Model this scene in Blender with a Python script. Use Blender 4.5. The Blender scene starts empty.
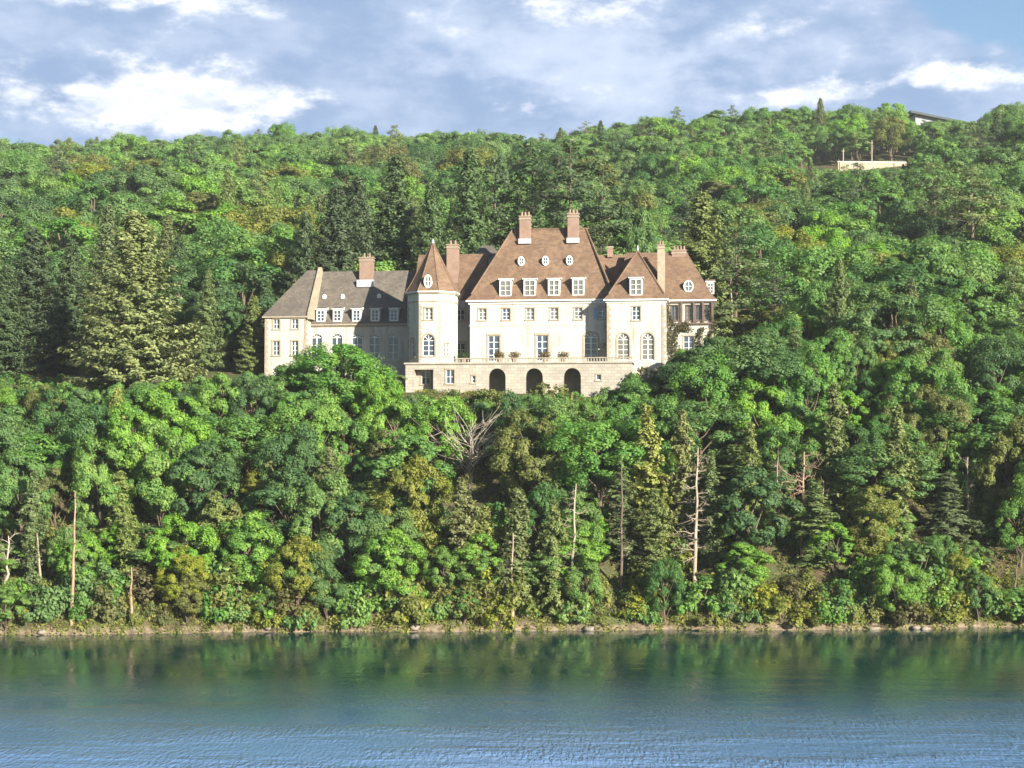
import bpy, math, random
import numpy as np

# ------------------------------------------------------------------ camera, sky, sun, exposure
S = bpy.context.scene
COL = S.collection
R = math.radians
F_PX, HOR, CAM_Z = 1600.0, 450.0, 20.25
cam_d = bpy.data.cameras.new('camera')
cam = bpy.data.objects.new('camera', cam_d)
COL.objects.link(cam)
cam_d.sensor_width = 36.0
cam_d.lens = 36.0 * F_PX / 1024.0
cam_d.clip_start, cam_d.clip_end = 0.5, 12000.0
cam.location = (0.0, 0.0, CAM_Z)
cam.rotation_euler = (R(90.0) + math.atan((HOR - 384.0) / F_PX), 0.0, 0.0)
S.camera = cam

SUN_AZ, SUN_EL = R(40.0), R(18.0)            # to the right of straight behind the camera
to_sun = (math.sin(SUN_AZ) * math.cos(SUN_EL), -math.cos(SUN_AZ) * math.cos(SUN_EL), math.sin(SUN_EL))
sun_d = bpy.data.lights.new('sun', 'SUN')
sun_d.energy, sun_d.angle, sun_d.color = 5.0, R(0.5), (1.0, 0.925, 0.80)
sun = bpy.data.objects.new('sun', sun_d)
COL.objects.link(sun)
from mathutils import Vector, Matrix
sun.rotation_euler = Vector(to_sun).to_track_quat('Z', 'Y').to_euler()
sun.location = (120, -60, 150)

S.view_settings.view_transform = 'Standard'
S.view_settings.look = 'None'
S.view_settings.gamma = 1.0
S.view_settings.exposure = 1.75
S.render.engine = 'CYCLES'
S.cycles.max_bounces = 5
S.cycles.diffuse_bounces = 4
S.cycles.glossy_bounces = 3
S.cycles.transmission_bounces = 3
S.cycles.transparent_max_bounces = 4
HAZE = 0.00008
S.cycles.volume_bounces = 0
S.cycles.use_denoising = True
S.cycles.sample_clamp_indirect = 6.0
S.cycles.caustics_reflective = False
S.cycles.caustics_refractive = False


class NT:
    """small helper for writing node trees"""
    def __init__(self, tree):
        self.t = tree
        self.t.nodes.clear()

    def n(self, kind, **kw):
        nd = self.t.nodes.new(kind)
        for k, v in kw.items():
            setattr(nd, k, v)
        return nd

    def put(self, sock, v):
        if hasattr(v, 'is_output') or isinstance(v, bpy.types.NodeSocket):
            self.t.links.new(v, sock)
        else:
            if isinstance(v, (tuple, list)) and len(v) == 3 and sock.type == 'RGBA':
                v = (*v, 1.0)
            sock.default_value = v

    def math(self, op, a, b=0.0, c=None, clamp=False):
        nd = self.n('ShaderNodeMath', operation=op, use_clamp=clamp)
        self.put(nd.inputs[0], a)
        self.put(nd.inputs[1], b)
        if c is not None:
            self.put(nd.inputs[2], c)
        return nd.outputs[0]

    def ss(self, x, lo, hi):
        nd = self.n('ShaderNodeMapRange', interpolation_type='SMOOTHSTEP')
        self.put(nd.inputs[0], x)
        nd.inputs[1].default_value = lo
        nd.inputs[2].default_value = hi
        return nd.outputs[0]

    def noise(self, vec, scale, detail=4.0, rough=0.55, dim='3D', dist=0.0):
        nd = self.n('ShaderNodeTexNoise', noise_dimensions=dim)
        if vec is not None:
            self.put(nd.inputs['Vector'], vec)
        nd.inputs['Scale'].default_value = scale
        nd.inputs['Detail'].default_value = detail
        nd.inputs['Roughness'].default_value = rough
        nd.inputs['Distortion'].default_value = dist
        return nd.outputs[0]

    def mix(self, f, a, b, blend='MIX'):
        nd = self.n('ShaderNodeMix', data_type='RGBA', blend_type=blend)
        self.put(nd.inputs[0], f)
        self.put(nd.inputs[6], a)
        self.put(nd.inputs[7], b)
        return nd.outputs[2]


def make_world():
    w = bpy.data.worlds.new('World')
    S.world = w
    w.use_nodes = True
    g = NT(w.node_tree)
    out = g.n('ShaderNodeOutputWorld')
    sky = g.n('ShaderNodeTexSky', sky_type='NISHITA', sun_disc=False)
    sky.sun_elevation = SUN_EL
    sky.sun_rotation = R(180.0) - SUN_AZ
    sky.air_density = 1.0
    sky.dust_density = 0.4
    sky.ozone_density = 2.5
    bg_sky = g.n('ShaderNodeBackground')
    g.put(bg_sky.inputs[0], sky.outputs[0])
    bg_sky.inputs[1].default_value = 0.052
    geo = g.n('ShaderNodeTexCoord')
    sep = g.n('ShaderNodeSeparateXYZ')
    g.put(sep.inputs[0], geo.outputs['Generated'])
    az = g.math('MULTIPLY', g.math('ARCTAN2', sep.outputs[0], sep.outputs[1]), 57.2958)     # degrees right of north
    el = g.math('MULTIPLY', g.math('ARCSINE', sep.outputs[2]), 57.2958)
    # cloud space: degrees of azimuth and elevation, stretched sideways
    vec = g.n('ShaderNodeCombineXYZ')
    g.put(vec.inputs[0], g.math('MULTIPLY', az, 0.75))
    g.put(vec.inputs[1], g.math('MULTIPLY', el, 1.5))
    v = vec.outputs[0]
    n1 = g.noise(v, 0.30, 9.0, 0.60)
    n2 = g.noise(v, 0.85, 8.0, 0.62)
    n3 = g.noise(v, 0.07, 6.0, 0.55)

    def blob(a, e, sa, se):
        dx = g.math('DIVIDE', g.math('SUBTRACT', az, a), sa)
        dy = g.math('DIVIDE', g.math('SUBTRACT', el, e), se)
        r2 = g.math('ADD', g.math('MULTIPLY', dx, dx), g.math('MULTIPLY', dy, dy))
        return g.math('EXPONENT', g.math('MULTIPLY', r2, -1.0))

    def total(bl):
        t = None
        for (a, e, sa, se, wt) in bl:
            b = g.math('MULTIPLY', blob(a, e, sa, se), wt)
            t = b if t is None else g.math('ADD', t, b)
        return t
    nn = g.math('ADD', g.math('MULTIPLY', g.math('SUBTRACT', n1, 0.5), 2.6), g.math('MULTIPLY', g.math('SUBTRACT', n2, 0.5), 1.7))
    # sunlit cumulus heads, each a bank of cloud at its own bearing
    white = total([(-12.8, 12.1, 3.0, 1.35, 1.45), (-8.6, 12.2, 2.2, 1.0, 1.05), (-17.6, 12.4, 1.8, 1.1, 0.9), (-13.5, 15.7, 5.5, 0.75, 1.1),
                   (10.5, 12.4, 2.6, 0.5, 1.05), (15.4, 12.8, 2.7, 0.55, 1.25), (2.5, 15.7, 3.4, 0.9, 0.8), (9.5, 15.0, 3.8, 0.7, 0.45),
                   (0.6, 12.3, 2.2, 0.9, 0.6), (6.0, 13.7, 4.0, 0.9, 0.35), (-12.0, 22.0, 9.0, 3.5, 0.8), (9.0, 24.0, 10.0, 4.0, 0.8)])
    lit = g.ss(g.math('ADD', white, nn), 0.40, 1.15)
    # blue-grey cloud body, open to clear sky on the right and overhead
    body = g.math('ADD', g.math('ADD', total([(-6.0, 13.5, 19.0, 3.8, 1.9), (8.0, 14.0, 6.5, 2.6, 1.0), (15.0, 11.6, 4.5, 1.0, 0.9), (0.0, 34.0, 70.0, 14.0, 0.75), (18.2, 15.5, 2.7, 1.1, -2.6)]),  # includes a high unseen cloud bank added to brighten the lake's reflection
                                g.math('MULTIPLY', g.math('SUBTRACT', n3, 0.55), 1.6)), g.math('MULTIPLY', nn, 0.45))
    cover = g.ss(body, 0.16, 0.62)
    cover = g.math('MAXIMUM', cover, lit)
    shade = g.mix(g.ss(n1, 0.36, 0.66), (0.265, 0.38, 0.585), (0.44, 0.54, 0.72))
    shade = g.mix(g.ss(g.math('ADD', total([(3.5, 13.8, 6.5, 2.0, 0.8)]), g.math('MULTIPLY', nn, 0.6)), 0.1, 0.9), shade, (0.55, 0.64, 0.81))
    colr = g.mix(lit, shade, g.mix(g.ss(n2, 0.36, 0.62), (0.66, 0.72, 0.84), (0.92, 0.94, 0.97)))
    bg_c = g.n('ShaderNodeBackground')
    g.put(bg_c.inputs[0], colr)
    bg_c.inputs[1].default_value = 0.37
    mx = g.n('ShaderNodeMixShader')
    g.put(mx.inputs[0], cover)
    g.t.links.new(bg_sky.outputs[0], mx.inputs[1])
    g.t.links.new(bg_c.outputs[0], mx.inputs[2])
    g.t.links.new(mx.outputs[0], out.inputs[0])


make_world()

# ------------------------------------------------------------------ materials
def new_mat(name):
    m = bpy.data.materials.new(name)
    m.use_nodes = True
    g = NT(m.node_tree)
    out = g.n('ShaderNodeOutputMaterial')
    b = g.n('ShaderNodeBsdfPrincipled')
    g.t.links.new(b.outputs[0], out.inputs[0])
    return m, g, b, out


def plain(name, c1, c2, scale, rough=0.8, fine=None, bump=0.0, spec=0.3, detail=6.0):
    """two tones mixed by noise in object space, with optional finer grain"""
    m, g, b, out = new_mat(name)
    tc = g.n('ShaderNodeTexCoord').outputs['Object']
    f = g.ss(g.noise(tc, scale, detail, 0.62), 0.32, 0.68)
    c = g.mix(f, c1, c2)
    if fine:
        c = g.mix(g.math('MULTIPLY', g.ss(g.noise(tc, fine, 3.0), 0.35, 0.65), 0.45), c, tuple(x * 0.62 for x in c1))
    g.put(b.inputs['Base Color'], c)
    b.inputs['Roughness'].default_value = rough
    b.inputs['Specular IOR Level'].default_value = spec
    if bump:
        bp = g.n('ShaderNodeBump')
        bp.inputs['Distance'].default_value = bump
        g.put(bp.inputs['Height'], g.noise(tc, fine or scale * 4, 5.0))
        g.t.links.new(bp.outputs[0], b.inputs['Normal'])
    return m


def leafy(name, vary=0.5, transl=0.30):
    """leaf colour: the object's own colour, varied from tree to tree and from spray to spray"""
    m, g, b, out = new_mat(name)
    oi = g.n('ShaderNodeObjectInfo')
    at = g.n('ShaderNodeAttribute', attribute_name='tone')
    t = at.outputs['Fac']
    hs = g.n('ShaderNodeHueSaturation')
    g.put(hs.inputs['Hue'], g.math('ADD', 0.5, g.math('MULTIPLY', g.math('SUBTRACT', t, 0.5), -0.05)))
    g.put(hs.inputs['Saturation'], g.math('ADD', 0.86, g.math('MULTIPLY', oi.outputs['Random'], 0.24)))
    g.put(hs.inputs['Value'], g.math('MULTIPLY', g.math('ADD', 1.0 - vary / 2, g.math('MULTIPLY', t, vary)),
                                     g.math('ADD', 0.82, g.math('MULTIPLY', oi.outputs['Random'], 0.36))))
    g.put(hs.inputs['Color'], oi.outputs['Color'])
    c = hs.outputs[0]
    g.put(b.inputs['Base Color'], c)
    b.inputs['Roughness'].default_value = 0.55
    b.inputs['Specular IOR Level'].default_value = 0.22
    tr = g.n('ShaderNodeBsdfTranslucent')
    g.put(tr.inputs[0], g.mix(1.0, c, (1.0, 1.0, 0.45), 'MULTIPLY'))
    mx = g.n('ShaderNodeMixShader')
    mx.inputs[0].default_value = transl
    g.t.links.new(b.outputs[0], mx.inputs[1])
    g.t.links.new(tr.outputs[0], mx.inputs[2])
    g.t.links.new(mx.outputs[0], out.inputs[0])
    return m


def roof_mat(name, c1, c2, c3):
    m, g, b, out = new_mat(name)
    tc = g.n('ShaderNodeTexCoord').outputs['Object']
    f = g.ss(g.noise(tc, 0.55, 7.0, 0.65), 0.35, 0.66)
    c = g.mix(f, c1, c2)
    vo = g.n('ShaderNodeTexVoronoi')
    mp = g.n('ShaderNodeMapping')
    g.put(mp.inputs[0], tc)
    mp.inputs['Scale'].default_value = (2.6, 2.6, 3.6)
    g.put(vo.inputs['Vector'], mp.outputs[0])
    vo.inputs['Scale'].default_value = 1.0
    sp = g.n('ShaderNodeSeparateColor')
    g.put(sp.inputs[0], vo.outputs['Color'])
    c = g.mix(g.math('MULTIPLY', g.ss(sp.outputs[0], 0.1, 1.0), 0.55), c, c3)
    # rows of tiles
    sz = g.n('ShaderNodeSeparateXYZ')
    g.put(sz.inputs[0], tc)
    row = g.math('FRACT', g.math('MULTIPLY', sz.outputs[2], 4.2))
    bp = g.n('ShaderNodeBump')
    bp.inputs['Distance'].default_value = 0.03
    g.put(bp.inputs['Height'], g.math('ADD', row, g.noise(tc, 6.0, 3.0)))
    g.t.links.new(bp.outputs[0], b.inputs['Normal'])
    g.put(b.inputs['Base Color'], c)
    b.inputs['Roughness'].default_value = 0.75
    b.inputs['Specular IOR Level'].default_value = 0.25
    return m


def brick_mat(name, c1, c2, mortar, bw=0.45, bh=0.15, mort=0.02):
    m, g, b, out = new_mat(name)
    tc = g.n('ShaderNodeTexCoord').outputs['Object']
    sp = g.n('ShaderNodeSeparateXYZ')
    g.put(sp.inputs[0], tc)
    cb = g.n('ShaderNodeCombineXYZ')
    g.put(cb.inputs[0], g.math('ADD', sp.outputs[0], sp.outputs[1]))
    g.put(cb.inputs[1], sp.outputs[2])
    br = g.n('ShaderNodeTexBrick')
    g.put(br.inputs['Vector'], cb.outputs[0])
    br.inputs['Color1'].default_value = (*c1, 1)
    br.inputs['Color2'].default_value = (*c2, 1)
    br.inputs['Mortar'].default_value = (*mortar, 1)
    br.inputs['Scale'].default_value = 1.0
    br.inputs['Brick Width'].default_value = bw
    br.inputs['Row Height'].default_value = bh
    br.inputs['Mortar Size'].default_value = mort
    c = g.mix(g.math('MULTIPLY', g.ss(g.noise(tc, 0.8, 6.0), 0.35, 0.7), 0.5), br.outputs[0], tuple(x * 0.55 for x in c1))
    g.put(b.inputs['Base Color'], c)
    b.inputs['Roughness'].default_value = 0.9
    return m


def stucco_mat(name, c1, c2, stain):
    m, g, b, out = new_mat(name)
    tc = g.n('ShaderNodeTexCoord').outputs['Object']
    c = g.mix(g.ss(g.noise(tc, 0.35, 6.0, 0.6), 0.35, 0.68), c1, c2)
    mp = g.n('ShaderNodeMapping')
    g.put(mp.inputs[0], tc)
    mp.inputs['Scale'].default_value = (1.3, 1.3, 0.16)       # rain streaks run down the wall
    c = g.mix(g.math('MULTIPLY', g.ss(g.noise(mp.outputs[0], 1.0, 5.0, 0.7), 0.47, 0.74), 0.75), c, stain)
    g.put(b.inputs['Base Color'], c)
    b.inputs['Roughness'].default_value = 0.9
    b.inputs['Specular IOR Level'].default_value = 0.15
    bp = g.n('ShaderNodeBump')
    bp.inputs['Distance'].default_value = 0.02
    g.put(bp.inputs['Height'], g.noise(tc, 5.0, 6.0))
    g.t.links.new(bp.outputs[0], b.inputs['Normal'])
    return m


def glass_mat(name, c, rough):
    m, g, b, out = new_mat(name)
    tc = g.n('ShaderNodeTexCoord').outputs['Object']
    g.put(b.inputs['Base Color'], g.mix(g.noise(tc, 0.9, 3.0), c, tuple(x * 2.2 for x in c)))
    b.inputs['Roughness'].default_value = rough
    b.inputs['Specular IOR Level'].default_value = 0.7
    return m


M = {}
M['stucco'] = stucco_mat('cream stucco', (0.43, 0.41, 0.345), (0.36, 0.34, 0.28), (0.17, 0.15, 0.115))
M['stucco_grey'] = stucco_mat('greyed stucco', (0.40, 0.375, 0.325), (0.33, 0.305, 0.26), (0.17, 0.155, 0.13))
M['stone'] = brick_mat('terrace stone', (0.33, 0.30, 0.245), (0.25, 0.228, 0.185), (0.20, 0.18, 0.15), 0.9, 0.42, 0.03)
M['trim'] = plain('dressed stone', (0.30, 0.26, 0.19), (0.23, 0.192, 0.14), 1.2, 0.85, 6.0)
M['tile'] = roof_mat('brown clay tile', (0.130, 0.080, 0.049), (0.172, 0.112, 0.070), (0.075, 0.050, 0.037))
M['slate'] = roof_mat('grey brown slate', (0.095, 0.081, 0.066), (0.126, 0.107, 0.084), (0.052, 0.048, 0.045))
M['brick'] = brick_mat('chimney brick', (0.23, 0.135, 0.092), (0.17, 0.10, 0.072), (0.22, 0.19, 0.155), 0.30, 0.10, 0.012)
M['white'] = plain('white paint', (0.62, 0.61, 0.58), (0.52, 0.51, 0.48), 2.5, 0.6, 9.0)
M['lead'] = plain('lead flashing', (0.36, 0.37, 0.38), (0.27, 0.28, 0.30), 2.0, 0.5, 9.0)
M['timber'] = plain('dark brown timber', (0.12, 0.088, 0.064), (0.075, 0.055, 0.040), 2.0, 0.8, 9.0)
M['shutter'] = plain('grey blue shutter', (0.24, 0.29, 0.36), (0.20, 0.24, 0.30), 3.0, 0.7, 9.0)
M['glass'] = glass_mat('dark window glass', (0.020, 0.030, 0.042), 0.06)
M['glass_pale'] = glass_mat('pale window glass', (0.070, 0.070, 0.058), 0.10)  # paler pane colour; on the right pavilion it stands in for reflection
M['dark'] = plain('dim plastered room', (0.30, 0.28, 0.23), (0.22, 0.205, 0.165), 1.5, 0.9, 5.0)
M['bark'] = plain('grey brown bark', (0.13, 0.095, 0.065), (0.085, 0.065, 0.048), 1.6, 0.95, 8.0, 0.03)
M['bark_pale'] = plain('weathered pale bark', (0.34, 0.28, 0.21), (0.20, 0.155, 0.11), 1.1, 0.9, 7.0, 0.02)
M['bark_red'] = plain('flaking reddish bark', (0.32, 0.225, 0.155), (0.19, 0.12, 0.08), 1.1, 0.9, 7.0, 0.02)
M['bark_white'] = plain('bleached wood', (0.36, 0.31, 0.245), (0.25, 0.21, 0.165), 1.2, 0.9, 7.0, 0.02)
M['leaf'] = leafy('broad leaves', 0.60, 0.52)
M['needle'] = leafy('conifer needles', 0.6, 0.25)
M['rock'] = plain('shore rock', (0.24, 0.21, 0.165), (0.15, 0.13, 0.10), 1.4, 0.9, 6.0, 0.05)
M['sandwall'] = plain('tan wall face', (0.34, 0.29, 0.215), (0.26, 0.22, 0.16), 0.4, 0.9, 2.5)
M['greywall'] = plain('weathered grey wall', (0.30, 0.31, 0.31), (0.22, 0.23, 0.23), 0.6, 0.9, 3.0)
M['roofdark'] = plain('dark roof covering', (0.045, 0.06, 0.055), (0.03, 0.04, 0.04), 0.5, 0.7, 3.0)


def ground_mat():
    m, g, b, out = new_mat('woodland soil')
    tc = g.n('ShaderNodeTexCoord').outputs['Object']
    sp = g.n('ShaderNodeSeparateXYZ')
    g.put(sp.inputs[0], tc)
    z = g.math('ADD', sp.outputs[2], g.math('MULTIPLY', g.math('SUBTRACT', g.noise(tc, 0.5, 5.0), 0.5), 1.2))
    soil = g.mix(g.ss(g.noise(tc, 0.25, 8.0, 0.65), 0.36, 0.66), (0.075, 0.055, 0.032), (0.055, 0.075, 0.025))
    soil = g.mix(g.math('MULTIPLY', g.ss(g.noise(tc, 2.2, 5.0, 0.6), 0.5, 0.72), 0.7), soil, (0.16, 0.12, 0.07))
    shore = g.mix(g.ss(g.noise(tc, 1.6, 6.0, 0.7), 0.4, 0.62), (0.21, 0.165, 0.11), (0.09, 0.068, 0.045))
    c = g.mix(g.ss(z, 0.25, 0.95), shore, soil)
    g.put(b.inputs['Base Color'], c)
    b.inputs['Roughness'].default_value = 0.95
    b.inputs['Specular IOR Level'].default_value = 0.1
    bp = g.n('ShaderNodeBump')
    bp.inputs['Distance'].default_value = 0.12
    g.put(bp.inputs['Height'], g.noise(tc, 2.5, 6.0))
    g.t.links.new(bp.outputs[0], b.inputs['Normal'])
    return m


def water_mat():
    m, g, b, out = new_mat('lake water')
    tc = g.n('ShaderNodeTexCoord').outputs['Object']
    sp = g.n('ShaderNodeSeparateXYZ')
    g.put(sp.inputs[0], tc)
    mp = g.n('ShaderNodeMapping')
    g.put(mp.inputs[0], tc)
    mp.inputs['Rotation'].default_value = (0, 0, 0.2)
    mp.inputs['Scale'].default_value = (1.9, 0.45, 1.0)
    v = mp.outputs[0]
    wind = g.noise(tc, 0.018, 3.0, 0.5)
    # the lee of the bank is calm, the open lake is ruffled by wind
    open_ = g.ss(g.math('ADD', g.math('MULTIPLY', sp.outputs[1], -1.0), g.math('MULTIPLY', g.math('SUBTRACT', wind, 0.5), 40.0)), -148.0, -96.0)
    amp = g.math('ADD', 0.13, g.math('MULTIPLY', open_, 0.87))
    h = g.math('ADD', g.math('MULTIPLY', g.noise(v, 1.9, 2.5, 0.55, dist=0.5), 1.0), g.math('MULTIPLY', g.noise(v, 0.4, 1.5, 0.5), 0.35))
    mp2 = g.n('ShaderNodeMapping')                          # cat's paws: patches of stronger and weaker ripples
    g.put(mp2.inputs[0], tc)
    mp2.inputs['Scale'].default_value = (0.05, 0.16, 1.0)
    paws = g.math('ADD', 0.45, g.math('MULTIPLY', g.ss(g.noise(mp2.outputs[0], 1.0, 4.0, 0.6), 0.35, 0.65), 1.0))
    h = g.math('MULTIPLY', h, g.math('MULTIPLY', amp, paws))
    bp = g.n('ShaderNodeBump')
    bp.inputs['Strength'].default_value = 1.0
    bp.inputs['Distance'].default_value = 0.20
    g.put(bp.inputs['Height'], h)
    g.t.links.new(bp.outputs[0], b.inputs['Normal'])
    g.put(b.inputs['Base Color'], g.mix(open_, (0.006, 0.036, 0.030), (0.120, 0.235, 0.440)))  # bluer with depth; sky's reflection also put into the open-water colour
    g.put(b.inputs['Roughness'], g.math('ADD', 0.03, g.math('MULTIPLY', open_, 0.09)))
    b.inputs['IOR'].default_value = 1.333
    b.inputs['Specular IOR Level'].default_value = 0.6
    return m


M['ground'] = ground_mat()
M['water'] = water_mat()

# ------------------------------------------------------------------ mesh helpers
def tag(o, label=None, cat=None, group=None, kind=None):
    for k, v in (('label', label), ('category', cat), ('group', group), ('kind', kind)):
        if v:
            o[k] = v
    return o


def empty(name, loc, rz=0.0):
    o = bpy.data.objects.new(name, None)
    COL.objects.link(o)
    o.location = loc
    o.rotation_euler = (0, 0, rz)
    o.empty_display_size = 0.5
    return o


def mesh_np(name, V, Q, mats, mi=None, tone=None, smooth=False):
    """quads Q (M,4) as one mesh"""
    me = bpy.data.meshes.new(name)
    V = np.asarray(V, np.float32)
    Q = np.asarray(Q, np.int32)
    me.vertices.add(len(V))
    me.vertices.foreach_set('co', V.ravel())
    me.loops.add(Q.size)
    me.loops.foreach_set('vertex_index', Q.ravel())
    me.polygons.add(len(Q))
    me.polygons.foreach_set('loop_start', np.arange(0, Q.size, 4, dtype=np.int32))
    if mi is not None:
        me.polygons.foreach_set('material_index', np.asarray(mi, np.int32))
    if smooth:
        me.polygons.foreach_set('use_smooth', np.ones(len(Q), bool))
    for m in mats:
        me.materials.append(m)
    if tone is not None:
        a = me.attributes.new('tone', 'FLOAT', 'POINT')
        a.data.foreach_set('value', np.asarray(tone, np.float32))
    me.update(calc_edges=True)
    return me


def link_mesh(name, me, parent=None, loc=None):
    o = bpy.data.objects.new(name, me)
    COL.objects.link(o)
    if parent is not None:
        o.parent = parent
    if loc is not None:
        o.location = loc
    return o


class MB:
    """collects polygons with material slots, built as ONE mesh object"""
    def __init__(self):
        self.v, self.f, self.mi, self.mats = [], [], [], []

    def slot(self, mat):
        if mat not in self.mats:
            self.mats.append(mat)
        return self.mats.index(mat)

    def poly(self, pts, mat):
        i = len(self.v)
        self.v += [tuple(p) for p in pts]
        self.f.append(tuple(range(i, i + len(pts))))
        self.mi.append(self.slot(mat))

    def box(self, a, b, mat, rz=0.0, c=None):
        (x0, y0, z0), (x1, y1, z1) = a, b
        P = [(x0, y0), (x1, y0), (x1, y1), (x0, y1)]
        if rz:
            cx, cy = c if c else ((x0 + x1) / 2, (y0 + y1) / 2)
            P = [(cx + (x - cx) * math.cos(rz) - (y - cy) * math.sin(rz), cy + (x - cx) * math.sin(rz) + (y - cy) * math.cos(rz)) for x, y in P]
        self.prism(P, z0, z1, mat)

    def prism(self, P, z0, z1, mat):
        n = len(P)
        for k in range(n):
            p, q = P[k], P[(k + 1) % n]
            self.poly([(p[0], p[1], z0), (q[0], q[1], z0), (q[0], q[1], z1), (p[0], p[1], z1)], mat)
        self.poly([(p[0], p[1], z1) for p in P], mat)
        self.poly([(p[0], p[1], z0) for p in reversed(P)], mat)

    def bar(self, O, u, n, a, b, d0, d1, mat):
        """box in a wall frame: a, b = (along, up) corners; d0..d1 outward"""
        (u0, z0), (u1, z1) = a, b
        def P(uu, zz, dd):
            return (O[0] + u[0] * uu + n[0] * dd, O[1] + u[1] * uu + n[1] * dd, O[2] + zz)
        c = [P(u0, z0, d1), P(u1, z0, d1), P(u1, z1, d1), P(u0, z1, d1), P(u0, z0, d0), P(u1, z0, d0), P(u1, z1, d0), P(u0, z1, d0)]
        for q in ((0, 1, 2, 3), (1, 5, 6, 2), (4, 0, 3, 7), (3, 2, 6, 7), (4, 5, 1, 0), (5, 4, 7, 6)):
            self.poly([c[i] for i in q], mat)

    def tube(self, path, radii, mat, sides=7):
        V, Q = tube_np(path, radii, sides)
        i = len(self.v)
        self.v += [tuple(p) for p in V]
        s = self.slot(mat)
        for q in Q:
            self.f.append(tuple(int(i + k) for k in q))
            self.mi.append(s)

    def build(self, name, parent=None, smooth=False):
        me = bpy.data.meshes.new(name)
        me.from_pydata(self.v, [], self.f)
        me.polygons.foreach_set('material_index', self.mi)
        if smooth:
            me.polygons.foreach_set('use_smooth', [True] * len(self.f))
        for m in self.mats:
            me.materials.append(m)
        me.update()
        return link_mesh(name, me, parent)


def tube_np(path, radii, sides=7):
    path = np.asarray(path, float)
    n = len(path)
    V = []
    for i in range(n):
        d = path[min(i + 1, n - 1)] - path[max(i - 1, 0)]
        d = d / (np.linalg.norm(d) + 1e-9)
        a = np.array([1.0, 0, 0]) if abs(d[0]) < 0.8 else np.array([0, 1.0, 0])
        s = np.cross(d, a)
        s /= np.linalg.norm(s)
        t = np.cross(d, s)
        for k in range(sides):
            w = 2 * math.pi * k / sides
            V.append(path[i] + radii[i] * (math.cos(w) * s + math.sin(w) * t))
    Q = []
    for i in range(n - 1):
        for k in range(sides):
            a, b = i * sides + k, i * sides + (k + 1) % sides
            Q.append((a, a + sides, b + sides, b))
    return np.array(V), np.array(Q, int)


# ------------------------------------------------------------------ terrain
PD = [-400, -30, -6, 0.0, 0.3, 1.0, 4, 12, 24, 36, 42, 50, 57, 63, 75, 90, 105, 200, 300, 400, 455, 500, 560, 720, 1500, 4000]
PZ = [-9, -9, -2.2, -0.02, 0.30, 0.9, 3.2, 8.6, 17, 25.6, 28.1, 28.7, 30.6, 31.9, 33.0, 35.5, 38.5, 63, 91, 117.5, 132, 138, 138, 118, 60, 20]


def shore_y(x):
    x = np.asarray(x, float)
    return 180.0 + 0.055 * np.clip(x, -90, 90) + 0.9 * np.sin(x * 0.11 + 1.0) * np.sin(x * 0.037) + 0.45 * np.sin(x * 0.43) * np.sin(x * 0.09) + 0.35 * np.sin(x * 0.9 + 2) * np.sin(x * 0.21) + 0.16 * np.sin(x * 2.3)


def sstep(x, a, b):
    t = np.clip((x - a) / (b - a), 0, 1)
    return t * t * (3 - 2 * t)


def ground_z(x, y):
    x, y = np.asarray(x, float), np.asarray(y, float)
    d = y - shore_y(x)
    z = np.interp(d, PD, PZ)
    far = sstep(y, 290, 620)
    z = z + far * (15.0 * np.tanh(np.clip(x, 0, None) / 150.0) + 0.02 * np.clip(x, -600, 0))
    bumps = 2.2 * np.sin(x * 0.031 + 1.3) * np.sin(y * 0.027 + 0.4) + 1.2 * np.sin(x * 0.071 + y * 0.053)
    z = z + bumps * sstep(y, 275, 380)
    small = 0.5 * np.sin(x * 0.35 + 0.7 * np.sin(y * 0.3)) * np.sin(y * 0.31 + 1.1)
    z = z + small * sstep(d, 3, 10) * (1 - sstep(y, 218, 224))
    # levelled shelf under the long wall high on the hill
    return z


def make_ground():
    xs = np.concatenate([np.linspace(-1500, -420, 12)[:-1], np.arange(-420, -120, 6.0), np.arange(-120, 120, 1.5), np.arange(120, 420, 6.0), np.linspace(420, 1500, 12)])
    ys = np.concatenate([np.linspace(-300, 150, 8)[:-1], np.arange(150, 174, 3.0), np.arange(174, 192, 0.4), np.arange(192, 262, 1.2), np.arange(262, 760, 6.0), np.linspace(760, 1600, 16)])
    X, Y = np.meshgrid(xs, ys)
    Z = ground_z(X, Y)
    V = np.stack([X.ravel(), Y.ravel(), Z.ravel()], 1)
    nx, ny = len(xs), len(ys)
    i = (np.arange(ny - 1)[:, None] * nx + np.arange(nx - 1)[None, :]).ravel()
    Q = np.stack([i, i + 1, i + 1 + nx, i + nx], 1)
    tag(link_mesh('ground', mesh_np('ground', V, Q, [M['ground']], smooth=True)), kind='structure')
    W = MB()
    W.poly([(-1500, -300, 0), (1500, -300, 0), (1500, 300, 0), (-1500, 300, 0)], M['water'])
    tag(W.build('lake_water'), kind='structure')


make_ground()


def make_haze():
    mb = MB()
    mb.box((-1510, -310, -10), (1510, 1610, 195), None)
    o = mb.build('haze')
    m = bpy.data.materials.new('summer haze')
    m.use_nodes = True
    g = NT(m.node_tree)
    out = g.n('ShaderNodeOutputMaterial')
    v = g.n('ShaderNodeVolumePrincipled')
    v.inputs['Color'].default_value = (0.86, 0.92, 1.0, 1)
    v.inputs['Density'].default_value = HAZE
    g.t.links.new(v.outputs[0], out.inputs['Volume'])
    o.data.materials.clear()
    o.data.materials.append(m)
    tag(o, kind='stuff')


make_haze()

# ------------------------------------------------------------------ the mansion (local metres: x along the front, y back, z above the terrace)
H_LOC, H_ROT = (4.3, 229.0, 32.5), R(-7.0)
house = tag(empty('mansion', H_LOC, H_ROT), 'cream stucco chateau with steep brown tiled roofs, corner turret and arched terrace', 'mansion')
UX = (1.0, 0.0, 0.0)


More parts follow.
